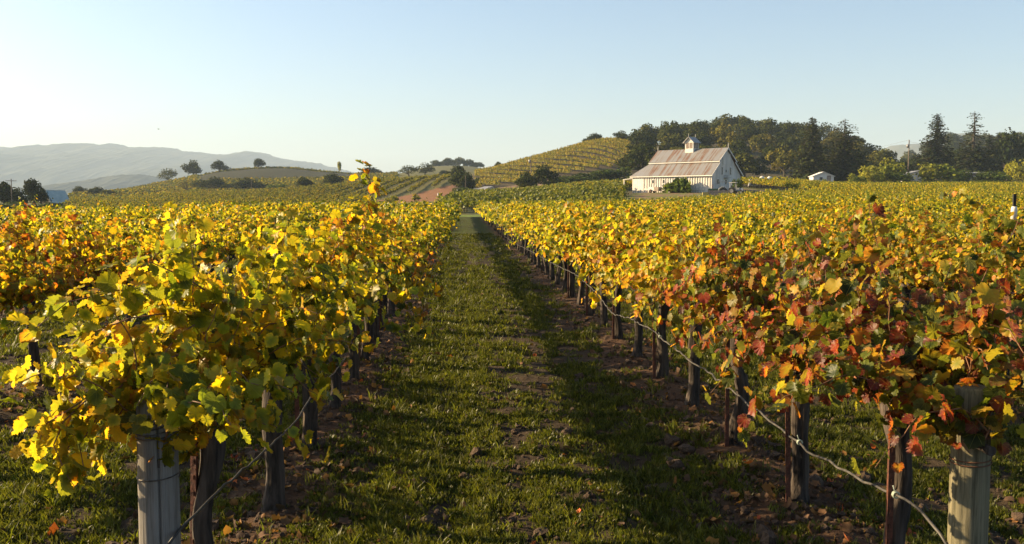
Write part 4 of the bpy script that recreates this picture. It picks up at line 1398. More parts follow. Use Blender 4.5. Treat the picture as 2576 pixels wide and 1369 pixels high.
mb.beam((-LU - .3, W_ * .20 - .04, uz - .09), (.38, W_ * .20 - .04, uz - .09), .05, .14)
for s0, s1, za, zb in ((-.05, .25, ez - .05, B_BR - .05), (1.05, .75, ez - .05, B_BR - .05), (.19, .5, uz - .06, R_ - .05), (.81, .5, uz - .06, R_ - .05)):
    mb.beam((.37, W_ * s0, za), (.37, W_ * s1, zb), .05, .2)
mb.build("trim", M['white'], barn)
for xx in (.3, -LU - .25):
    mb = MB(); mb.tube([(xx, W_ / 2, R_ - .1), (xx, W_ / 2, R_ + .35), (xx, W_ / 2, R_ + .95)], [.06, .05, .02], 6)
    mb.build("finial", M['white'], barn)
sn = (R_ - uz) / (W_ * .30)
for xx in (-4.6, -11.6):
    mb = MB()
    ya, yb = W_ * .40, W_ * .475
    za, zb = uz + sn * (ya - W_ * .20) + .05, uz + sn * (yb - W_ * .20) + .05
    mb.slab([(xx - .85, ya, za), (xx + .85, ya, za), (xx + .85, yb, zb), (xx - .85, yb, zb)], .1)
    sk = mb.build("skylight", M['white'], barn)
    mb = MB(); o_ = .025
    mb.slab([(xx - .7, ya + .08, za + .08 * sn + o_), (xx + .7, ya + .08, za + .08 * sn + o_), (xx + .7, yb - .08, zb - .08 * sn + o_), (xx - .7, yb - .08, zb - .08 * sn + o_)], .02)
    mb.build("pane", M['glass'], sk)
# cupola
cxp = -LU / 2 - .05
cu = MB()
cu.box((cxp, W_ / 2, R_ + .2), (1.75, 1.75, 2.3))
cup = cu.build("cupola", M['white'], barn)
cr = MB()
cz = R_ + 1.35
for sx in (-1, 1):
    cr.slab([(cxp, W_ / 2 - 1.2, cz + .95), (cxp, W_ / 2 + 1.2, cz + .95), (cxp + sx * 1.25, W_ / 2 + 1.2, cz - .18), (cxp + sx * 1.25, W_ / 2 - 1.2, cz - .18)][::(1 if sx < 0 else -1)], .08)
cr.build("roof", M['greymetal'], cup)
cg = MB(); cg.prism_y([(cxp - .85, cz), (cxp + .85, cz), (cxp, cz + .78)], W_ / 2 - .87, W_ / 2 + .87); cg.build("gable", M['white'], cup)
for sx in (-.38, .38):
    lv = MB(); lv.box((cxp + sx, W_ / 2 - .89, R_ + .68), (.58, .03, 1.05))
    for q in range(9):
        lv.box((cxp + sx, W_ / 2 - .915, R_ + .22 + q * .115), (.56, .04, .05), Matrix.Rotation(.5, 3, 'X'))
    lv.build("louver", M['crate'], cup)
    lv = MB(); lv.box((cxp + .89, W_ / 2 + sx, R_ + .68), (.03, .58, 1.05))
    for q in range(9):
        lv.box((cxp + .915, W_ / 2 + sx, R_ + .22 + q * .115), (.04, .56, .05), Matrix.Rotation(-.5, 3, 'Y'))
    lv.build("louver", M['crate'], cup)
for yy in (-1.15, 1.15):
    fb = MB(); fb.tube([(cxp, W_ / 2 + yy, cz + .9), (cxp, W_ / 2 + yy, cz + 1.5)], [.05, .02], 6); fb.build("finial", M['white'], cup)
# long wall: sliding door, small windows, foundation board
dr = MB(); dr.box((-L_ + 1.4, -.07, 1.02), (2.4, .05, 2.2))
for q in range(6): dr.box((-L_ + .35 + q * .42, -.10, 1.02), (.08, .02, 2.18))
dr.build("sliding_door", M['white'], barn)
for xx in (-12.45, -10.1):
    f = MB(); f.box((xx, -.05, 1.55), (.62, .07, .78)); fo = f.build("window", M['white'], barn)
    f = MB(); f.box((xx, -.09, 1.55), (.44, .02, .6)); f.build("pane", M['glass'], fo)
f = MB(); f.box((-8.0, -.09, .12), (13, .06, .45)); f.build("foundation_board", M['whitewall'], barn)
# gable end (its face is x = 0)
for yy in (3.3, 6.1):
    f = MB(); f.box((.03, yy, 3.35), (.06, .56, 1.5)); fo = f.build("window", M['white'], barn)
    f = MB(); f.box((.07, yy, 3.35), (.02, .40, 1.32)); f.build("pane", M['glass'], fo)
f = MB(); f.box((.03, 4.7, 5.45), (.05, 2.6, 1.9)); f.build("loft_door", M['whitewall'], barn)
f = MB(); f.box((.03, 4.7, 3.35), (.05, .34, .42)); f.build("vent", M['glass'], barn)
f = MB(); f.box((.35, 4.6, 2.15), (.7, 1.4, .08)); f.box((.03, 4.6, 2.4), (.05, 1.3, .5)); f.build("canopy", M['greymetal'], barn)
f = MB(); f.box((.03, 4.6, .95), (.05, 1.0, 2.0)); fd = f.build("door", M['white'], barn)
f = MB(); f.box((.07, 4.6, 1.4), (.02, .6, .8)); f.build("pane", M['glass'], fd)
f = MB(); f.ball((.09, 4.98, .95), (.04, .04, .04), 8, 6); f.build("handle", M['greymetal'], fd)
for yy in (1.9, 7.5):
    f = MB(); f.box((.03, yy, 1.45), (.06, .9, 1.0)); fo = f.build("window", M['white'], barn)
    f = MB(); f.box((.07, yy, 1.45), (.02, .72, .82)); f.build("pane", M['glass'], fo)
# small porch at the left end
f = MB(); f.slab([(-L_ - 2.2, -.1, 2.05), (-L_, -.1, 2.3), (-L_, 4.0, 2.3), (-L_ - 2.2, 4.0, 2.05)], .1); pr = f.build("porch_roof", M['white'], barn)
for yy in (.1, 3.8):
    f = MB(); f.box((-L_ - 2.0, yy, .45), (.14, .14, 3.0)); f.build("porch_post", M['white'], barn)
BM = Matrix.Translation((bx, by, B_Z)) @ Matrix.Rotation(B_RZ, 4, 'Z')


def at_barn(x, y, z=None):
    p = BM @ Vector((x, y, 0))
    return Vector((p.x, p.y, G(p.x, p.y) if z is None else z))


# big-leaved shrubs against the long wall
bl = []
for i in range(3):
    r = np.random.default_rng(1200 + i)
    n = 240
    lob = [(r.uniform(-.4, .4), r.uniform(-.25, .25), r.uniform(.2, .65), .24, .2, .28) for _ in range(7)]
    V, Fs, C = crown_arrays(lob, n, .20, r)
    V[:, 2] = np.maximum(V[:, 2], -.03)
    bl.append(np_mesh("foliage", V, [Fs], [M['shrub']], C))
for i, (xx, w, h, lb) in enumerate([(-7.6, 3.0, 2.1, "large leaved green bush against the barn wall, left of three"), (-5.6, 3.2, 3.0, "tallest large leaved bush against the barn wall"),
                                    (-4.0, 2.2, 3.1, "narrow large leaved bush against the barn wall, right of three")]):
    p = at_barn(xx, -1.6)
    o = link("barn_bush", bl[i]); o.location = p; o.rotation_euler = (0, 0, B_RZ); o.scale = (w, w, h); o.color = (.35, .7, 0, 1)
    tag(o, lb, "bush")
shrub(1812, 468, 14, 166, "small dark bush at the barn's right corner", (.2, .5))
shrub(1850, 445, 26, 166, "dark bush by the barn's gable wall", (.15, .4))

# ------------------------------------------------------------------ machines in the yard


def wheel(parent, c, r, w, axis='x', hub='greymetal', name="wheel"):
    a = Vector((1, 0, 0)) if axis == 'x' else Vector((0, 1, 0))
    c = Vector(c)
    mb = MB()
    mb.tube([c - a * w * .5, c - a * w * .42, c + a * w * .42, c + a * w * .5], [r * .86, r, r, r * .86], 18)
    t = mb.build(name, M['tyre'], parent)
    mb = MB(); mb.tube([c - a * (w * .5 + .015), c + a * (w * .5 + .015)], [r * .52, r * .52], 14); mb.build("rim", M[hub], t)
    return t


def on_yard(px, d):
    x, y = XY(px, d); return (x, y, G(x, y))


# tractor: faces left
tp = on_yard(1808, 158)
tr_ = thing("tractor", tp, math.radians(-18), "old green and grey farm tractor with canopy frame beside the barn", "tractor")
mb = MB(); mb.box((-1.0, 0, .95), (1.7, .6, .62)); mb.box((-1.87, 0, .95), (.06, .5, .55)); mb.box((.25, 0, .85), (1.0, .5, .5)); mb.build("body", M['green_paint'], tr_)
for s in (-1, 1):
    wheel(tr_, (.55, s * .72, .72), .72, .38, 'y')
    wheel(tr_, (-1.5, s * .62, .42), .42, .22, 'y')
    mb = MB(); mb.tube([(.55 + .85 * math.cos(a), s * .70, .72 + .85 * math.sin(a)) for a in np.linspace(.2, 2.9, 8)], .07, 4); mb.build("mudguard", M['grey_paint'], tr_)
mb = MB(); mb.box((.5, 0, 1.15), (.5, .5, .1)); mb.box((.75, 0, 1.4), (.08, .5, .5)); mb.build("seat", M['tyre'], tr_)
mb = MB()
for a in (-.1, 1.0):
    for s in (-.5, .5): mb.beam((a, s, 1.0), (a, s, 2.35), .06, .06)
mb.slab([(-.25, -.65, 2.42), (1.15, -.65, 2.42), (1.15, .65, 2.42), (-.25, .65, 2.42)], .07); mb.build("canopy_frame", M['grey_paint'], tr_)
mb = MB(); mb.tube([(-.2, 0, 1.15), (.1, 0, 1.5)], .025, 6)
mb.tube([(.1 + .05 * math.cos(a), .2 * math.sin(a), 1.5 + .2 * math.cos(a)) for a in np.linspace(0, 6.28, 13)], .02, 5, cap=False); mb.build("steering_wheel", M['tyre'], tr_)
mb = MB(); mb.tube([(-1.2, .2, 1.2), (-1.2, .2, 1.95)], .04, 6); mb.build("exhaust", M['rust'], tr_)
# second small tractor to the right, pale cab
tp = on_yard(1846, 160)
t2 = thing("tractor", tp, math.radians(150), "small pale tractor at the right end of the yard machines", "tractor")
mb = MB(); mb.box((-.75, 0, .85), (1.1, .55, .55)); mb.box((.3, 0, .8), (.9, .5, .4)); mb.build("body", M['grey_paint'], t2)
for s in (-1, 1):
    wheel(t2, (.45, s * .62, .62), .62, .32, 'y'); wheel(t2, (-1.1, s * .5, .36), .36, .2, 'y')
mb = MB()
for a in (-.1, .8):
    for s in (-.45, .45): mb.beam((a, s, .9), (a, s, 2.0), .06, .06)
mb.slab([(-.25, -.6, 2.06), (.95, -.6, 2.06), (.95, .6, 2.06), (-.25, .6, 2.06)], .08); mb.build("canopy_frame", M['white'], t2)
mb = MB(); mb.box((.4, 0, 1.1), (.45, .45, .1)); mb.box((.62, 0, 1.35), (.08, .45, .45)); mb.build("seat", M['tyre'], t2)
# grape bin trailer in front of them
tp = on_yard(1796, 150)
gt = thing("bin_trailer", tp, math.radians(-12), "slatted grape bin trailer with a yellow end in front of the tractors", "trailer")
mb = MB()
mb.box((.6, 0, .78), (3.1, 1.5, .10))
for s in (-.75, .75):
    for q in range(3): mb.box((.6, s, 1.0 + q * .30), (3.1, .05, .24))
    for q in range(7): mb.box((-.9 + q * .5, s * 1.06, 1.28), (.09, .06, .95))
for q in range(3): mb.box((2.14, 0, 1.0 + q * .30), (.05, 1.45, .24))
mb.build("bin", M['crate'], gt)
mb = MB(); mb.box((-1.5, 0, 1.05), (.9, 1.5, .8)); mb.beam((-1.95, 0, .7), (-2.9, 0, .55), .1, .1); mb.build("drawbar_box", M['yellow_paint'], gt)
for s in (-1, 1):
    wheel(gt, (-1.45, s * .82, .42), .42, .22, 'y', 'rust'); wheel(gt, (1.3, s * .82, .42), .42, .22, 'y', 'rust')
# small white cart against the wall
p = at_barn(-10.9, -1.7)
ct = thing("cart", p, B_RZ, "small white and rusty utility cart by the barn wall", "cart")
mb = MB(); mb.box((-.5, 0, .72), (1.3, 1.0, .65)); mb.build("body", M['white'], ct)
mb = MB(); mb.box((.68, 0, .68), (1.0, 1.05, .72)); mb.build("box", M['crate'], ct)
for s in (-1, 1): wheel(ct, (-.5, s * .56, .32), .32, .16, 'y', 'rust')
mb = MB(); mb.beam((-1.15, 0, .5), (-1.9, 0, .4), .08, .08); mb.build("drawbar", M['rust'], ct)
# pickup seen from the front
tp = on_yard(1890, 196)
pk = thing("pickup_truck", tp, math.radians(-14), "pale pickup truck parked nose-on beyond the barn's right end", "pickup")
mb = MB()
mb.prism_x([(-2.5, .45), (-2.5, .95), (-1.2, 1.08), (2.5, 1.05), (2.5, .45)], -.9, .9); mb.build("body", M['grey_paint'], pk)
mb = MB(); mb.prism_x([(-1.2, 1.08), (-.6, 1.72), (.75, 1.75), (.95, 1.06)], -.8, .8); cab = mb.build("cab", M['white'], pk)
mb = MB(); mb.slab([(-.7, -1.17, 1.15), (.7, -1.17, 1.15), (.66, -.66, 1.70), (-.66, -.66, 1.70)], .02); mb.build("windscreen", M['glass'], cab)
mb = MB(); mb.box((0, -2.52, .72), (1.2, .05, .22)); mb.build("grille", M['glass'], pk)
mb = MB(); mb.box((0, -2.57, .48), (1.8, .12, .16)); mb.build("bumper", M['greymetal'], pk)
for s in (-1, 1):
    mb = MB(); mb.box((s * .74, -2.52, .74), (.24, .06, .18)); mb.build("headlight", M['white'], pk)
    wheel(pk, (s * .82, -1.6, .36), .36, .22); wheel(pk, (s * .82, 1.5, .36), .36, .22)
# round-ended tanks
for (px, py, r, m, lb) in ((1917, 450, .58, 'white', "white round-ended tank, left of the pair beyond the barn"), (1936, 450, .54, 'white', "white round-ended tank, right of the pair beyond the barn"),
                           (1958, 451, .5, 'darkwood', "dark round-ended tank right of the white pair"), (1936, 466, .5, 'white', "white tank low in the vines under the pair")):
    d = 205
    p = P(px, py, d); g0 = G(p.x, p.y)
    t = thing("tank", (p.x, p.y, g0), -.3, lb, "tank")
    zc = p.z - g0
    mb = MB(); mb.tube([(0, -.25 - r * .5, zc), (0, -.2 - r * .38, zc), (0, -.2, zc), (0, 1.6, zc), (0, 1.6 + r * .45, zc)], [r * .35, r * .8, r, r, r * .3], 18); mb.build("shell", M[m], t)
    for s in (0, 1.3):
        mb = MB(); mb.box((0, s, (zc - r) / 2), (.5, .15, max(.2, zc - r + .3))); mb.build("support", M['greymetal'], t)

# ------------------------------------------------------------------ other buildings


def shed(px, d, w, l, eave, ridge, rz, label, wall, roof, name="shed", win=True, cat="shed", zoff=0):
    x, y = XY(px, d)
    e = thing(name, (x, y, G(x, y) + zoff), rz, label, cat)
    mb = MB(); mb.prism_y([(-w / 2, -.8), (w / 2, -.8), (w / 2, eave), (0, ridge - .06), (-w / 2, eave)], 0, l); mb.build("wall", M[wall], e)
    mb = MB(); o = .3; sl = (ridge - eave) / (w / 2)
    mb.slab([(0, -o, ridge), (0, l + o, ridge), (-w / 2 - o, l + o, eave - sl * o), (-w / 2 - o, -o, eave - sl * o)], .1)
    mb.slab([(0, -o, ridge), (w / 2 + o, -o, eave - sl * o), (w / 2 + o, l + o, eave - sl * o), (0, l + o, ridge)], .1)
    mb.build("roof", M[roof], e)
    if win:
        mb = MB(); mb.box((-w * .12, -.03, eave * .62), (.9, .06, .95)); f = mb.build("window", M['white'], e)
        mb = MB(); mb.box((-w * .12, -.07, eave * .62), (.7, .03, .75)); mb.build("pane", M['glass'], f)
        mb = MB(); mb.box((w * .26, -.03, .95), (.95, .06, 1.95)); f = mb.build("door", M['crate'], e)
        mb = MB(); mb.ball((w * .26 + .36, -.09, .95), (.04, .04, .04), 8, 6); mb.build("handle", M['greymetal'], f)
    return e


shed(2066, 238, 5.0, 4.5, 1.9, 2.9, math.radians(-8), "small white gabled shed at the far edge of the right field", 'white', 'white', zoff=.75)
shed(122, 262, 6.4, 5.0, 1.4, 4.6, math.radians(-42), "dark barn with a pale teal metal roof at the far left", 'darkwood', 'tealroof', name="barn", win=False, cat="barn", zoff=-.2)
shed(1240, 243, 3.6, 4.0, 1.6, 2.1, math.radians(28), "small white shed below the striped hill", 'white', 'greymetal')
x, y = XY(1212, 244)
e = thing("lean_to", (x, y, G(x, y)), 0, "low grey lean-to joined to the small white shed's left", "shed")
mb = MB(); mb.box((0, 1.0, .6), (3.6, 2.0, 1.6)); mb.build("wall", M['darkwood'], e)
mb = MB(); mb.slab([(-2, -.3, 1.45), (2, -.3, 1.45), (2, 2.3, 1.75), (-2, 2.3, 1.75)], .1); mb.build("roof", M['greymetal'], e)
x, y = XY(1291, 240)
o = MB()
for q in range(5):
    o.box((rt.uniform(-.06, .06), 0, .12 + q * .24), (2.8 - q * .03, .55, .225))
o = o.build("brick_wall", M['brick']); o.location = (x, y, G(x, y)); tag(o, "low reddish brick wall right of the small white shed", "wall")
# long low houses on the right
x, y = XY(2305, 272)
e = thing("house", (x, y, G(x, y) - .3), math.radians(-6), "pale low house behind the utility pole, mostly hidden by bushes", "house")
mb = MB(); mb.prism_y([(-4, -.6), (4, -.6), (4, 2.5), (0, 3.6), (-4, 2.5)], 0, 7); mb.build("wall", M['whitewall'], e)
mb = MB()
mb.slab([(0, -.5, 3.72), (0, 7.5, 3.72), (-4.6, 7.5, 2.45), (-4.6, -.5, 2.45)], .12); mb.slab([(0, -.5, 3.72), (4.6, -.5, 2.45), (4.6, 7.5, 2.45), (0, 7.5, 3.72)], .12); mb.build("roof", M['greymetal'], e)
for xx in (-2.2, 1.6):
    mb = MB(); mb.box((xx, -.03, 1.4), (1.3, .06, 1.1)); f = mb.build("window", M['white'], e)
    mb = MB(); mb.box((xx, -.07, 1.4), (1.1, .03, .9)); mb.build("pane", M['glass'], f)
x, y = XY(2408, 268)
e = thing("house", (x, y, G(x, y) - .3), math.radians(-4), "long low house with a flat pale roof behind the open conifer", "house")
mb = MB(); mb.box((0, 3, 1.2), (13, 6, 3.6)); mb.build("wall", M['crate'], e)
mb = MB(); mb.slab([(-7.2, -.9, 3.05), (7.2, -.9, 3.05), (7.2, 6.8, 3.35), (-7.2, 6.8, 3.35)], .25); mb.build("roof", M['whitewall'], e)
for xx in (-4.4, -1.5, 3.6):
    mb = MB(); mb.box((xx, -.03, 1.4), (1.5, .06, 1.2)); f = mb.build("window", M['white'], e)
    mb = MB(); mb.box((xx, -.07, 1.4), (1.3, .03, 1.0)); mb.build("pane", M['glass'], f)
mb = MB(); mb.box((1.0, -.03, 1.05), (1.0, .06, 2.1)); mb.build("door", M['darkwood'], e)


def pole(px, top, d, label, transformer=None, arm=True, r=.13):
    x, y = XY(px, d); g0 = G(x, y)
    h = P(px, top, d).z - g0
    e = thing("utility_pole", (x, y, g0), -YAW + .15, label, "utility pole")
    mb = MB(); mb.tube([(0, 0, -.3), (0, 0, h)], [r, r * .72], 8); mb.build("post", M['polewood'], e)
    if arm:
        mb = MB(); mb.box((0, -.1, h - .45), (2.2, .1, .12)); a = mb.build("crossarm", M['polewood'], e)
        for s in (-1, -.4, .4, 1):
            mb = MB(); mb.tube([(s, -.1, h - .4), (s, -.1, h - .22)], [.04, .06], 6); mb.build("insulator", M['greymetal'], a)
    if transformer is not None:
        mb = MB(); mb.tube([(-.38, 0, h - transformer - .45), (-.38, 0, h - transformer + .45)], .26, 12); mb.build("transformer", M['greymetal'], e)
    return Vector((x, y, g0 + h))


pa = pole(2277, 352, 250, "tall wooden utility pole with a transformer beside the creeper mound", 1.6, arm=False, r=.17)
pb = pole(1335, 392, 262, "wooden utility pole with a transformer before the striped hill", 1.5, arm=False)
pc = pole(37, 450, 205, "utility pole with crossarm among the dark trees at the left edge")
pole(1172, 442, 250, "thin wooden utility pole beside the big grey green tree", arm=False, r=.08)
pole(637, 452, 330, "thin pole standing in the field in front of the left hill", arm=False, r=.10)
pole(1253 - 10, 424, 300, "thin pole at the striped hill's left foot", arm=False, r=.08)
for (a, b, lb) in ((pa, P(1990, 395, 300), "thin power line running left from the tall right utility pole"), (pa + Vector((0, 0, -.5)), P(2640, 372, 300), "thin power line running right from the tall right utility pole")):
    mb = MB(); pts = []
    for i in range(13):
        t = i / 12; q = a.lerp(b, t); q.z -= 1.2 * 4 * t * (1 - t); pts.append(q)
    mb.tube(pts, .018, 4); tag(mb.build("power_line", M['wire']), lb, "cable")
# white marker posts at the tilled field's corner
for px, d, h, lb in ((1151, 236, 1.6, "white marker post at the tilled field's corner, taller one"), (1158, 236, 1.0, "short white box post beside the taller marker post"), (1103, 232, 1.0, "small white stake in front of the tilled field")):
    x, y = XY(px, d); mb = MB(); mb.tube([(0, 0, -.2), (0, 0, h - .1)], .14 if h < 1.5 else .1, 8); mb.tube([(0, 0, h - .1), (0, 0, h)], [.2, .12], 8)
    o = mb.build("marker_post", M['white']); o.location = (x, y, G(x, y)); tag(o, lb, "post")
# a bird high over the left hills
bp_ = P(399, 325, 160)
mb = MB(); mb.ball((0, 0, 0), (.30, .09, .08), 10, 7); mb.ball((.33, 0, .02), (.08, .06, .06), 8, 6)
mb.add([(.12, .05, .03), (.02, .45, .12), (-.02, .85, .05), (-.12, .45, .10), (-.1, .05, .03)], [(0, 1, 3, 4), (1, 2, 3)])
mb.add([(.12, -.05, .03), (.02, -.45, .12), (-.02, -.85, .05), (-.12, -.45, .10), (-.1, -.05, .03)], [(4, 3, 1, 0), (3, 2, 1)])
mb.add([(-.25, .04, 0), (-.25, -.04, 0), (-.5, -.1, 0), (-.5, .1, 0)], [(0, 1, 2, 3)])
o = mb.build("bird", M['bird']); o.scale = (.6, .6, .6); o.location = bp_; o.rotation_euler = (.2, 0, 2.6); tag(o, "tiny dark bird flying in the pale sky above the left mountain", "bird")

# ------------------------------------------------------------------ trellis hardware in the front rows


def end_post(px, d, h, r, mat, wires, label, seed, wiremat, crack):
    x, y = XY(px, d); g0 = G(x, y)
    e = thing("end_post", (x, y, g0), 0, label, "post")
    rr = np.random.default_rng(seed)
    nz, nu = 40, 120
    z = np.concatenate([np.linspace(-.3, h - .025, nz - 2), [h - .006, h]]); a = np.linspace(0, 2 * np.pi, nu, endpoint=False)
    Z, A = np.meshgrid(z, a, indexing='ij')
    R = r * (1 + .025 * (vnoise(A * 3, Z * 1.3, seed) - .5) * 2 + .02 * (vnoise(A * 9, Z * 2.2, seed + 1) - .5)) * (1.03 - .05 * Z / h)
    R[-2] *= .97; R[-1] *= .90
    ca = crack + .12 * np.sin(Z * 2.2)
    dz = np.abs((A - ca + np.pi) % (2 * np.pi) - np.pi)
    R = R - .022 * np.exp(-(dz / .045) ** 2)
    dz2 = np.abs((A - ca - 1.1 + .2 * np.sin(Z * 5) + np.pi) % (2 * np.pi) - np.pi)
    R = R - .010 * np.exp(-(dz2 / .04) ** 2) * sstep(.5, .9, Z)
    V = np.stack([R * np.cos(A), R * np.sin(A), Z], -1).reshape(-1, 3)
    i = np.arange(nz - 1)[:, None] * nu + np.arange(nu)[None]; j = np.arange(nz - 1)[:, None] * nu + (np.arange(nu)[None] + 1) % nu
    q = np.stack([i, j, j + nu, i + nu], -1).reshape(-1, 4)
    V = np.concatenate([V, [[0, 0, h - .004]]]); top = np.arange(nu) + (nz - 1) * nu
    link("post", np_mesh("post", V, [q, np.stack([top, np.roll(top, -1), np.full(nu, len(V) - 1)], 1)], [M[mat]], smooth=True), e)
    for (wz, turns, slant) in wires:
        mb = MB()
        n = 30 * turns
        mb.tube([((r * 1.045) * math.cos(2 * math.pi * k / 30), (r * 1.045) * math.sin(2 * math.pi * k / 30), wz + .018 * k / 30 + slant * math.sin(2 * math.pi * k / 30 + k * .01)) for k in range(n + 1)], .0028, 5)
        mb.build("wire_wrap", M[wiremat], e)
    return e


end_post(384, 3.92, 1.17, .081, 'post_grey', [(1.02, 4, .015), (.84, 1, .004)], "weathered grey round end post under the left vine row", 51, 'wire', -1.35)
end_post(2458, 4.2, 1.2, .083, 'post_green', [(1.05, 3, .006), (.85, 2, .004), (.40, 3, .006)], "greenish brown round end post under the right red vine row", 61, 'rustwire', 2.2)
# rusty stakes beside the trunks
k = 0
for (row, nm, sel) in ((ROW_L, "left", [0, 2, 5, 7, 9]), (ROW_R, "right", [0, 1, 2, 4, 6, 8, 10])):
    for i in sel:
        y = 4.72 + 1.5 * i - .06; x = row - .085
        mb = MB(); hgt = 1.28
        mb.box((0, 0, hgt / 2 - .1), (.034, .006, hgt + .2)); mb.box((0, .018, hgt / 2 - .1), (.006, .030, hgt + .2))
        for q in range(14): mb.box((0, -.006, .18 + q * .08), (.012, .007, .02))
        o = mb.build("metal_stake", M['rust']); o.location = (x, y, G(x, y)); o.rotation_euler = (rt.gauss(0, .015), rt.gauss(0, .015), rt.gauss(0, .2))
        tag(o, "rusty steel stake beside the %s vine of the %s front row" % (ORD[i], nm), "stake", "rusty stakes along the front rows")
for (px, top, d, lb) in ((2545, 488, 9.9, "stake tip with a white tube above the vines near the right edge"), (1884, 528, 19.3, "dark stake tip with a pale tube above the middle right vines")):
    x, y = XY(px, d); g0 = G(x, y); zt = P(px, top, d).z - g0
    e = thing("vine_stake", (x, y, g0), 0, lb, "stake")
    mb = MB(); mb.box((0, 0, zt / 2), (.032, .02, zt)); mb.build("rod", M['tyre'], e)
    mb = MB(); mb.tube([(0, 0, zt - .27), (0, 0, zt - .16), (0, 0, zt - .13)], [.030, .030, .024], 10); mb.build("tube", M['white'], e)


def hose(pix, row, r, label, name="drip_hose", wob=.01, seed=1, mat="hose"):
    rr = random.Random(seed)
    pts = []
    for px, py in pix:
        d = row * F / (px - 1167)
        pts.append(P(px, py, d))
    p = resample(np.array([tuple(v) for v in pts]), .12)
    # smooth the polyline
    for _ in range(3):
        p[1:-1] = (p[:-2] + 2 * p[1:-1] + p[2:]) / 4
    q = [Vector(v) + Vector((rr.gauss(0, wob * .4), 0, rr.gauss(0, wob))) for v in p]
    e = thing(name, (0, 0, 0), 0, label, "hose")
    mb = MB(); mb.tube(q, r, 7); mb.build("tube", M[mat], e)
    return e, q


eh, q = hose([(2395, 1400), (2372, 1330), (2330, 1295), (2270, 1252), (2130, 1185), (2000, 1110), (1925, 1048), (1850, 985), (1770, 930), (1700, 880), (1640, 830), (1590, 803), (1540, 790), (1500, 735),
              (1450, 692), (1400, 668), (1350, 640), (1300, 614), (1270, 596)], ROW_R - .12, .0075, "grey drip hose sagging along the right front row's trunks", seed=3)
for t in (5, 16, 30, 52):
    if t < len(q):
        mb = MB(); c = q[t]
        for k in range(3):
            mb.tube([c + Vector((.016 * math.cos(a), (k - 1) * .008, .016 * math.sin(a))) for a in np.linspace(0, 6.28, 9)], .004, 4, cap=False)
        mb.tube([c, c + Vector((-.02, -.01, .05))], .003, 4); mb.build("tie", M['tie'], eh)
hose([(425, 1369), (470, 1310), (540, 1245), (600, 1190), (650, 1150), (695, 1105), (745, 1062), (790, 985), (830, 950), (870, 900)], ROW_L + .10, .006, "dark drip hose slanting between the left front row's trunks", seed=4, wob=.004, mat='hose_dark')
for row, nm in ((ROW_L, "left"), (ROW_R, "right")):
    mb = MB()
    mb.tube([(row + .01, y, 1.10 - .01 * math.sin(y * 2)) for y in np.linspace(4.0, 60, 80)], .0022, 4)
    tag(mb.build("trellis_wire", M['wire']), "taut trellis wire running along the %s front row above its trunks" % nm, "wire")

# ------------------------------------------------------------------ ground cover: weeds, fallen leaves, clods


def tuft_mesh(seed, blades, hmin, hmax, wid, spread):
    r = np.random.default_rng(seed)
    n = blades
    a = r.uniform(0, 6.28, n); rad = spread * np.sqrt(r.uniform(0, 1, n))
    b = np.stack([rad * np.cos(a), rad * np.sin(a), np.full(n, -.008)], 1)
    h = r.uniform(hmin, hmax, n); la = r.uniform(0, 6.28, n); le = r.uniform(.1, .8, n) * h
    lean = np.stack([np.cos(la) * le, np.sin(la) * le, h * 0], 1)
    sa = r.uniform(0, 6.28, n); side = np.stack([np.cos(sa), np.sin(sa), np.zeros(n)], 1) * (wid * r.uniform(.6, 1.3, n))[:, None]
    up = np.array([0, 0, 1.0])
    m1 = b + lean * .35 + up * (h * .6)[:, None]; tp_ = b + lean + up * h[:, None]
    V = np.stack([b - side * .6, b + side * .6, m1 - side, m1 + side, tp_], 1).reshape(-1, 3)
    o = (np.arange(n) * 5)[:, None]
    quads = np.concatenate([o + np.array([[0, 1, 3, 2]])]); tris = o + np.array([[2, 3, 4]])
    C = np.repeat(np.stack([r.uniform(0, 1, n), r.uniform(0, 1, n), r.uniform(0, 1, n), np.ones(n)], 1), 5, 0)
    return np_mesh("tuft", V, [quads, tris], [M['grass']], C)


TUFT = [tuft_mesh(1300 + i, 30, .015, .055, .0055, .065) for i in range(5)] + [tuft_mesh(1310 + i, 16, .04, .12, .0028, .035) for i in range(2)]
n0 = 150000
# candidates spread evenly over the picture rather than over the ground: density falls with distance
d = 3.0 / (1 - rng.uniform(0, 1, n0) * (1 - 3.0 / 60)) ; d = 3.0 * (20.0) ** rng.uniform(0, 1, n0)
px = rng.uniform(-150, 2730, n0)
cxr = (px - CX) / F * d
gx = cxr * cosY + d * sinY; gy = -cxr * sinY + d * cosY
gm = grass_mask(gx, gy)
dens = np.clip((d / 7.0) ** 0.35, .5, 1.0)
kk = (rng.uniform(0, 1, n0) < gm * .85 * dens + .02) & (gy > 2.2)
gx, gy, d = gx[kk], gy[kk], d[kk]; n = len(gx)
print("TUFTS", n)
pick = np.where(rng.uniform(0, 1, n) < .88, rng.integers(0, 5, n), 5 + rng.integers(0, 2, n))
scl = rng.uniform(.7, 1.35, n) * np.clip((d / 9) ** .5, .9, 2.2)
scatter("grass", np.stack([gx, gy, gz(gx, gy)], 1), np.stack([rng.normal(0, .1, n), rng.normal(0, .1, n), rng.uniform(0, 6.28, n)], 1), scl, TUFT,
        "short bright green weeds and grass growing in the lanes", "grass", idx=pick)

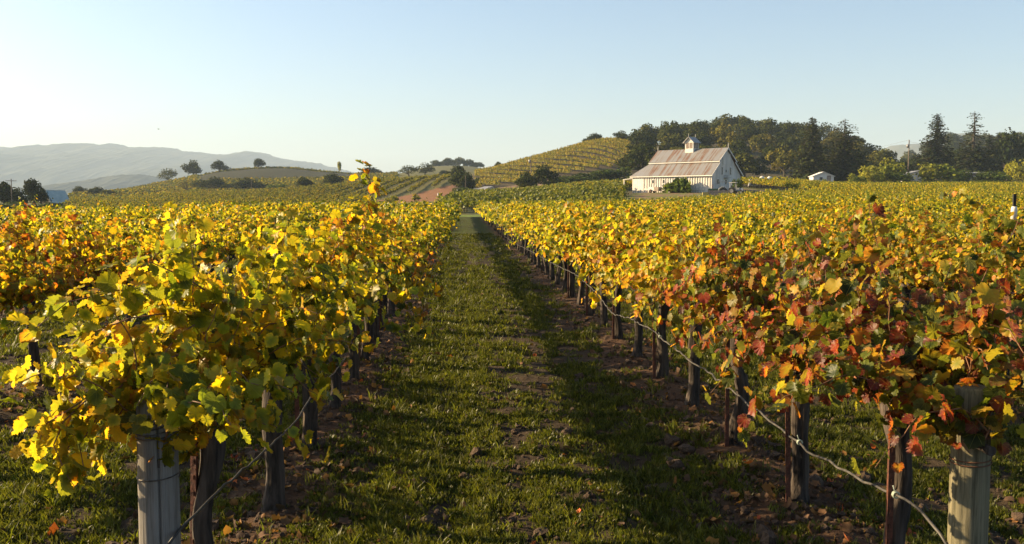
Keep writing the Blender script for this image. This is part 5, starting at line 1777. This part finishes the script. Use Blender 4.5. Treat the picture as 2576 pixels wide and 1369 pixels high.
# fallen leaves
n = 48000
d = 3.0 * (13.0) ** rng.uniform(0, 1, n); px = rng.uniform(-150, 2730, n); cxr = (px - CX) / F * d
fx = cxr * cosY + d * sinY; fy = -cxr * sinY + d * cosY
und = sstep(.85, 1.5, np.abs(lane_u(fx)))
kk = (rng.uniform(0, 1, n) < .05 + .75 * und * fbm(fx * 1.5, fy * 1.5, 81, 3) ** 0.7) & (fy > 2.2)
fx, fy = fx[kk], fy[kk]; n = len(fx)
print("FALLEN", n)
pos = np.stack([fx, fy, gz(fx, fy) + rng.uniform(.004, .03, n)], 1)
V, Fs, C, uv = leaves_at(pos, rng.normal(0, .7, (n, 3)) + np.array([0, 0, 1]), rng.normal(0, 1, (n, 3)), (.020 + .058 * rng.uniform(0, 1, n) ** 1.8), 'm', rng, rng.uniform(0, 1, n) ** 1.3)
o = link("fallen_leaves", np_mesh("fallen_leaves", V, [Fs], [M['fallen']], C, uv))
tag(o, "dry brown and orange fallen vine leaves littering the soil", "leaf litter", None, "stuff")

# soil clods along the rows


def clod_mesh(seed):
    r = np.random.default_rng(seed)
    mb = MB(); mb.ball((0, 0, 0), (1, 1, 1), 9, 6)
    V = np.array(mb.V); V = V * (1 + r.normal(0, .16, (len(V), 1))) * np.array([r.uniform(.8, 1.2), r.uniform(.7, 1.1), r.uniform(.5, .8)])
    me = bpy.data.meshes.new("clod"); me.from_pydata(V.tolist(), [], mb.F); me.materials.append(M['clod']); me.update()
    return me


n = 60000
d = 3.0 * (9.0) ** rng.uniform(0, 1, n); px = rng.uniform(-150, 2730, n); cxr = (px - CX) / F * d
fx = cxr * cosY + d * sinY; fy = -cxr * sinY + d * cosY
und = sstep(.8, 1.45, np.abs(lane_u(fx)))
kk = (rng.uniform(0, 1, n) < .28 * (1 - grass_mask(fx, fy)) + .40 * und * fbm(fx * 2, fy * 2, 85, 3)) & (fy > 2.2)
fx, fy = fx[kk], fy[kk]; n = len(fx)
print("CLODS", n)
s = .008 + .026 * rng.uniform(0, 1, n) ** 3 + .05 * (rng.uniform(0, 1, n) > .992)
scatter("soil_clods", np.stack([fx, fy, gz(fx, fy) + s * .2], 1), rng.uniform(0, 6.28, (n, 3)) * np.array([.1, .1, 1]), s, [clod_mesh(1400 + i) for i in range(5)],
        "crumbly brown soil clods along the vine rows", "soil")

# ------------------------------------------------------------------ haze over the valley
mb = MB(); mb.box((0, 4200, 213), (22000, 9400, 436))
m, nt, out = new_mat("valley_haze")
pv = N(nt, "ShaderNodeVolumePrincipled")
pv.inputs["Color"].default_value = (0.62, 0.80, 1.0, 1)
pv.inputs["Density"].default_value = 1.3e-4
pv.inputs["Anisotropy"].default_value = 0.05
nt.links.new(pv.outputs[0], out.inputs["Volume"])
o = mb.build("haze", m); tag(o, "pale haze filling the valley up to the mountains", "haze", None, "stuff")
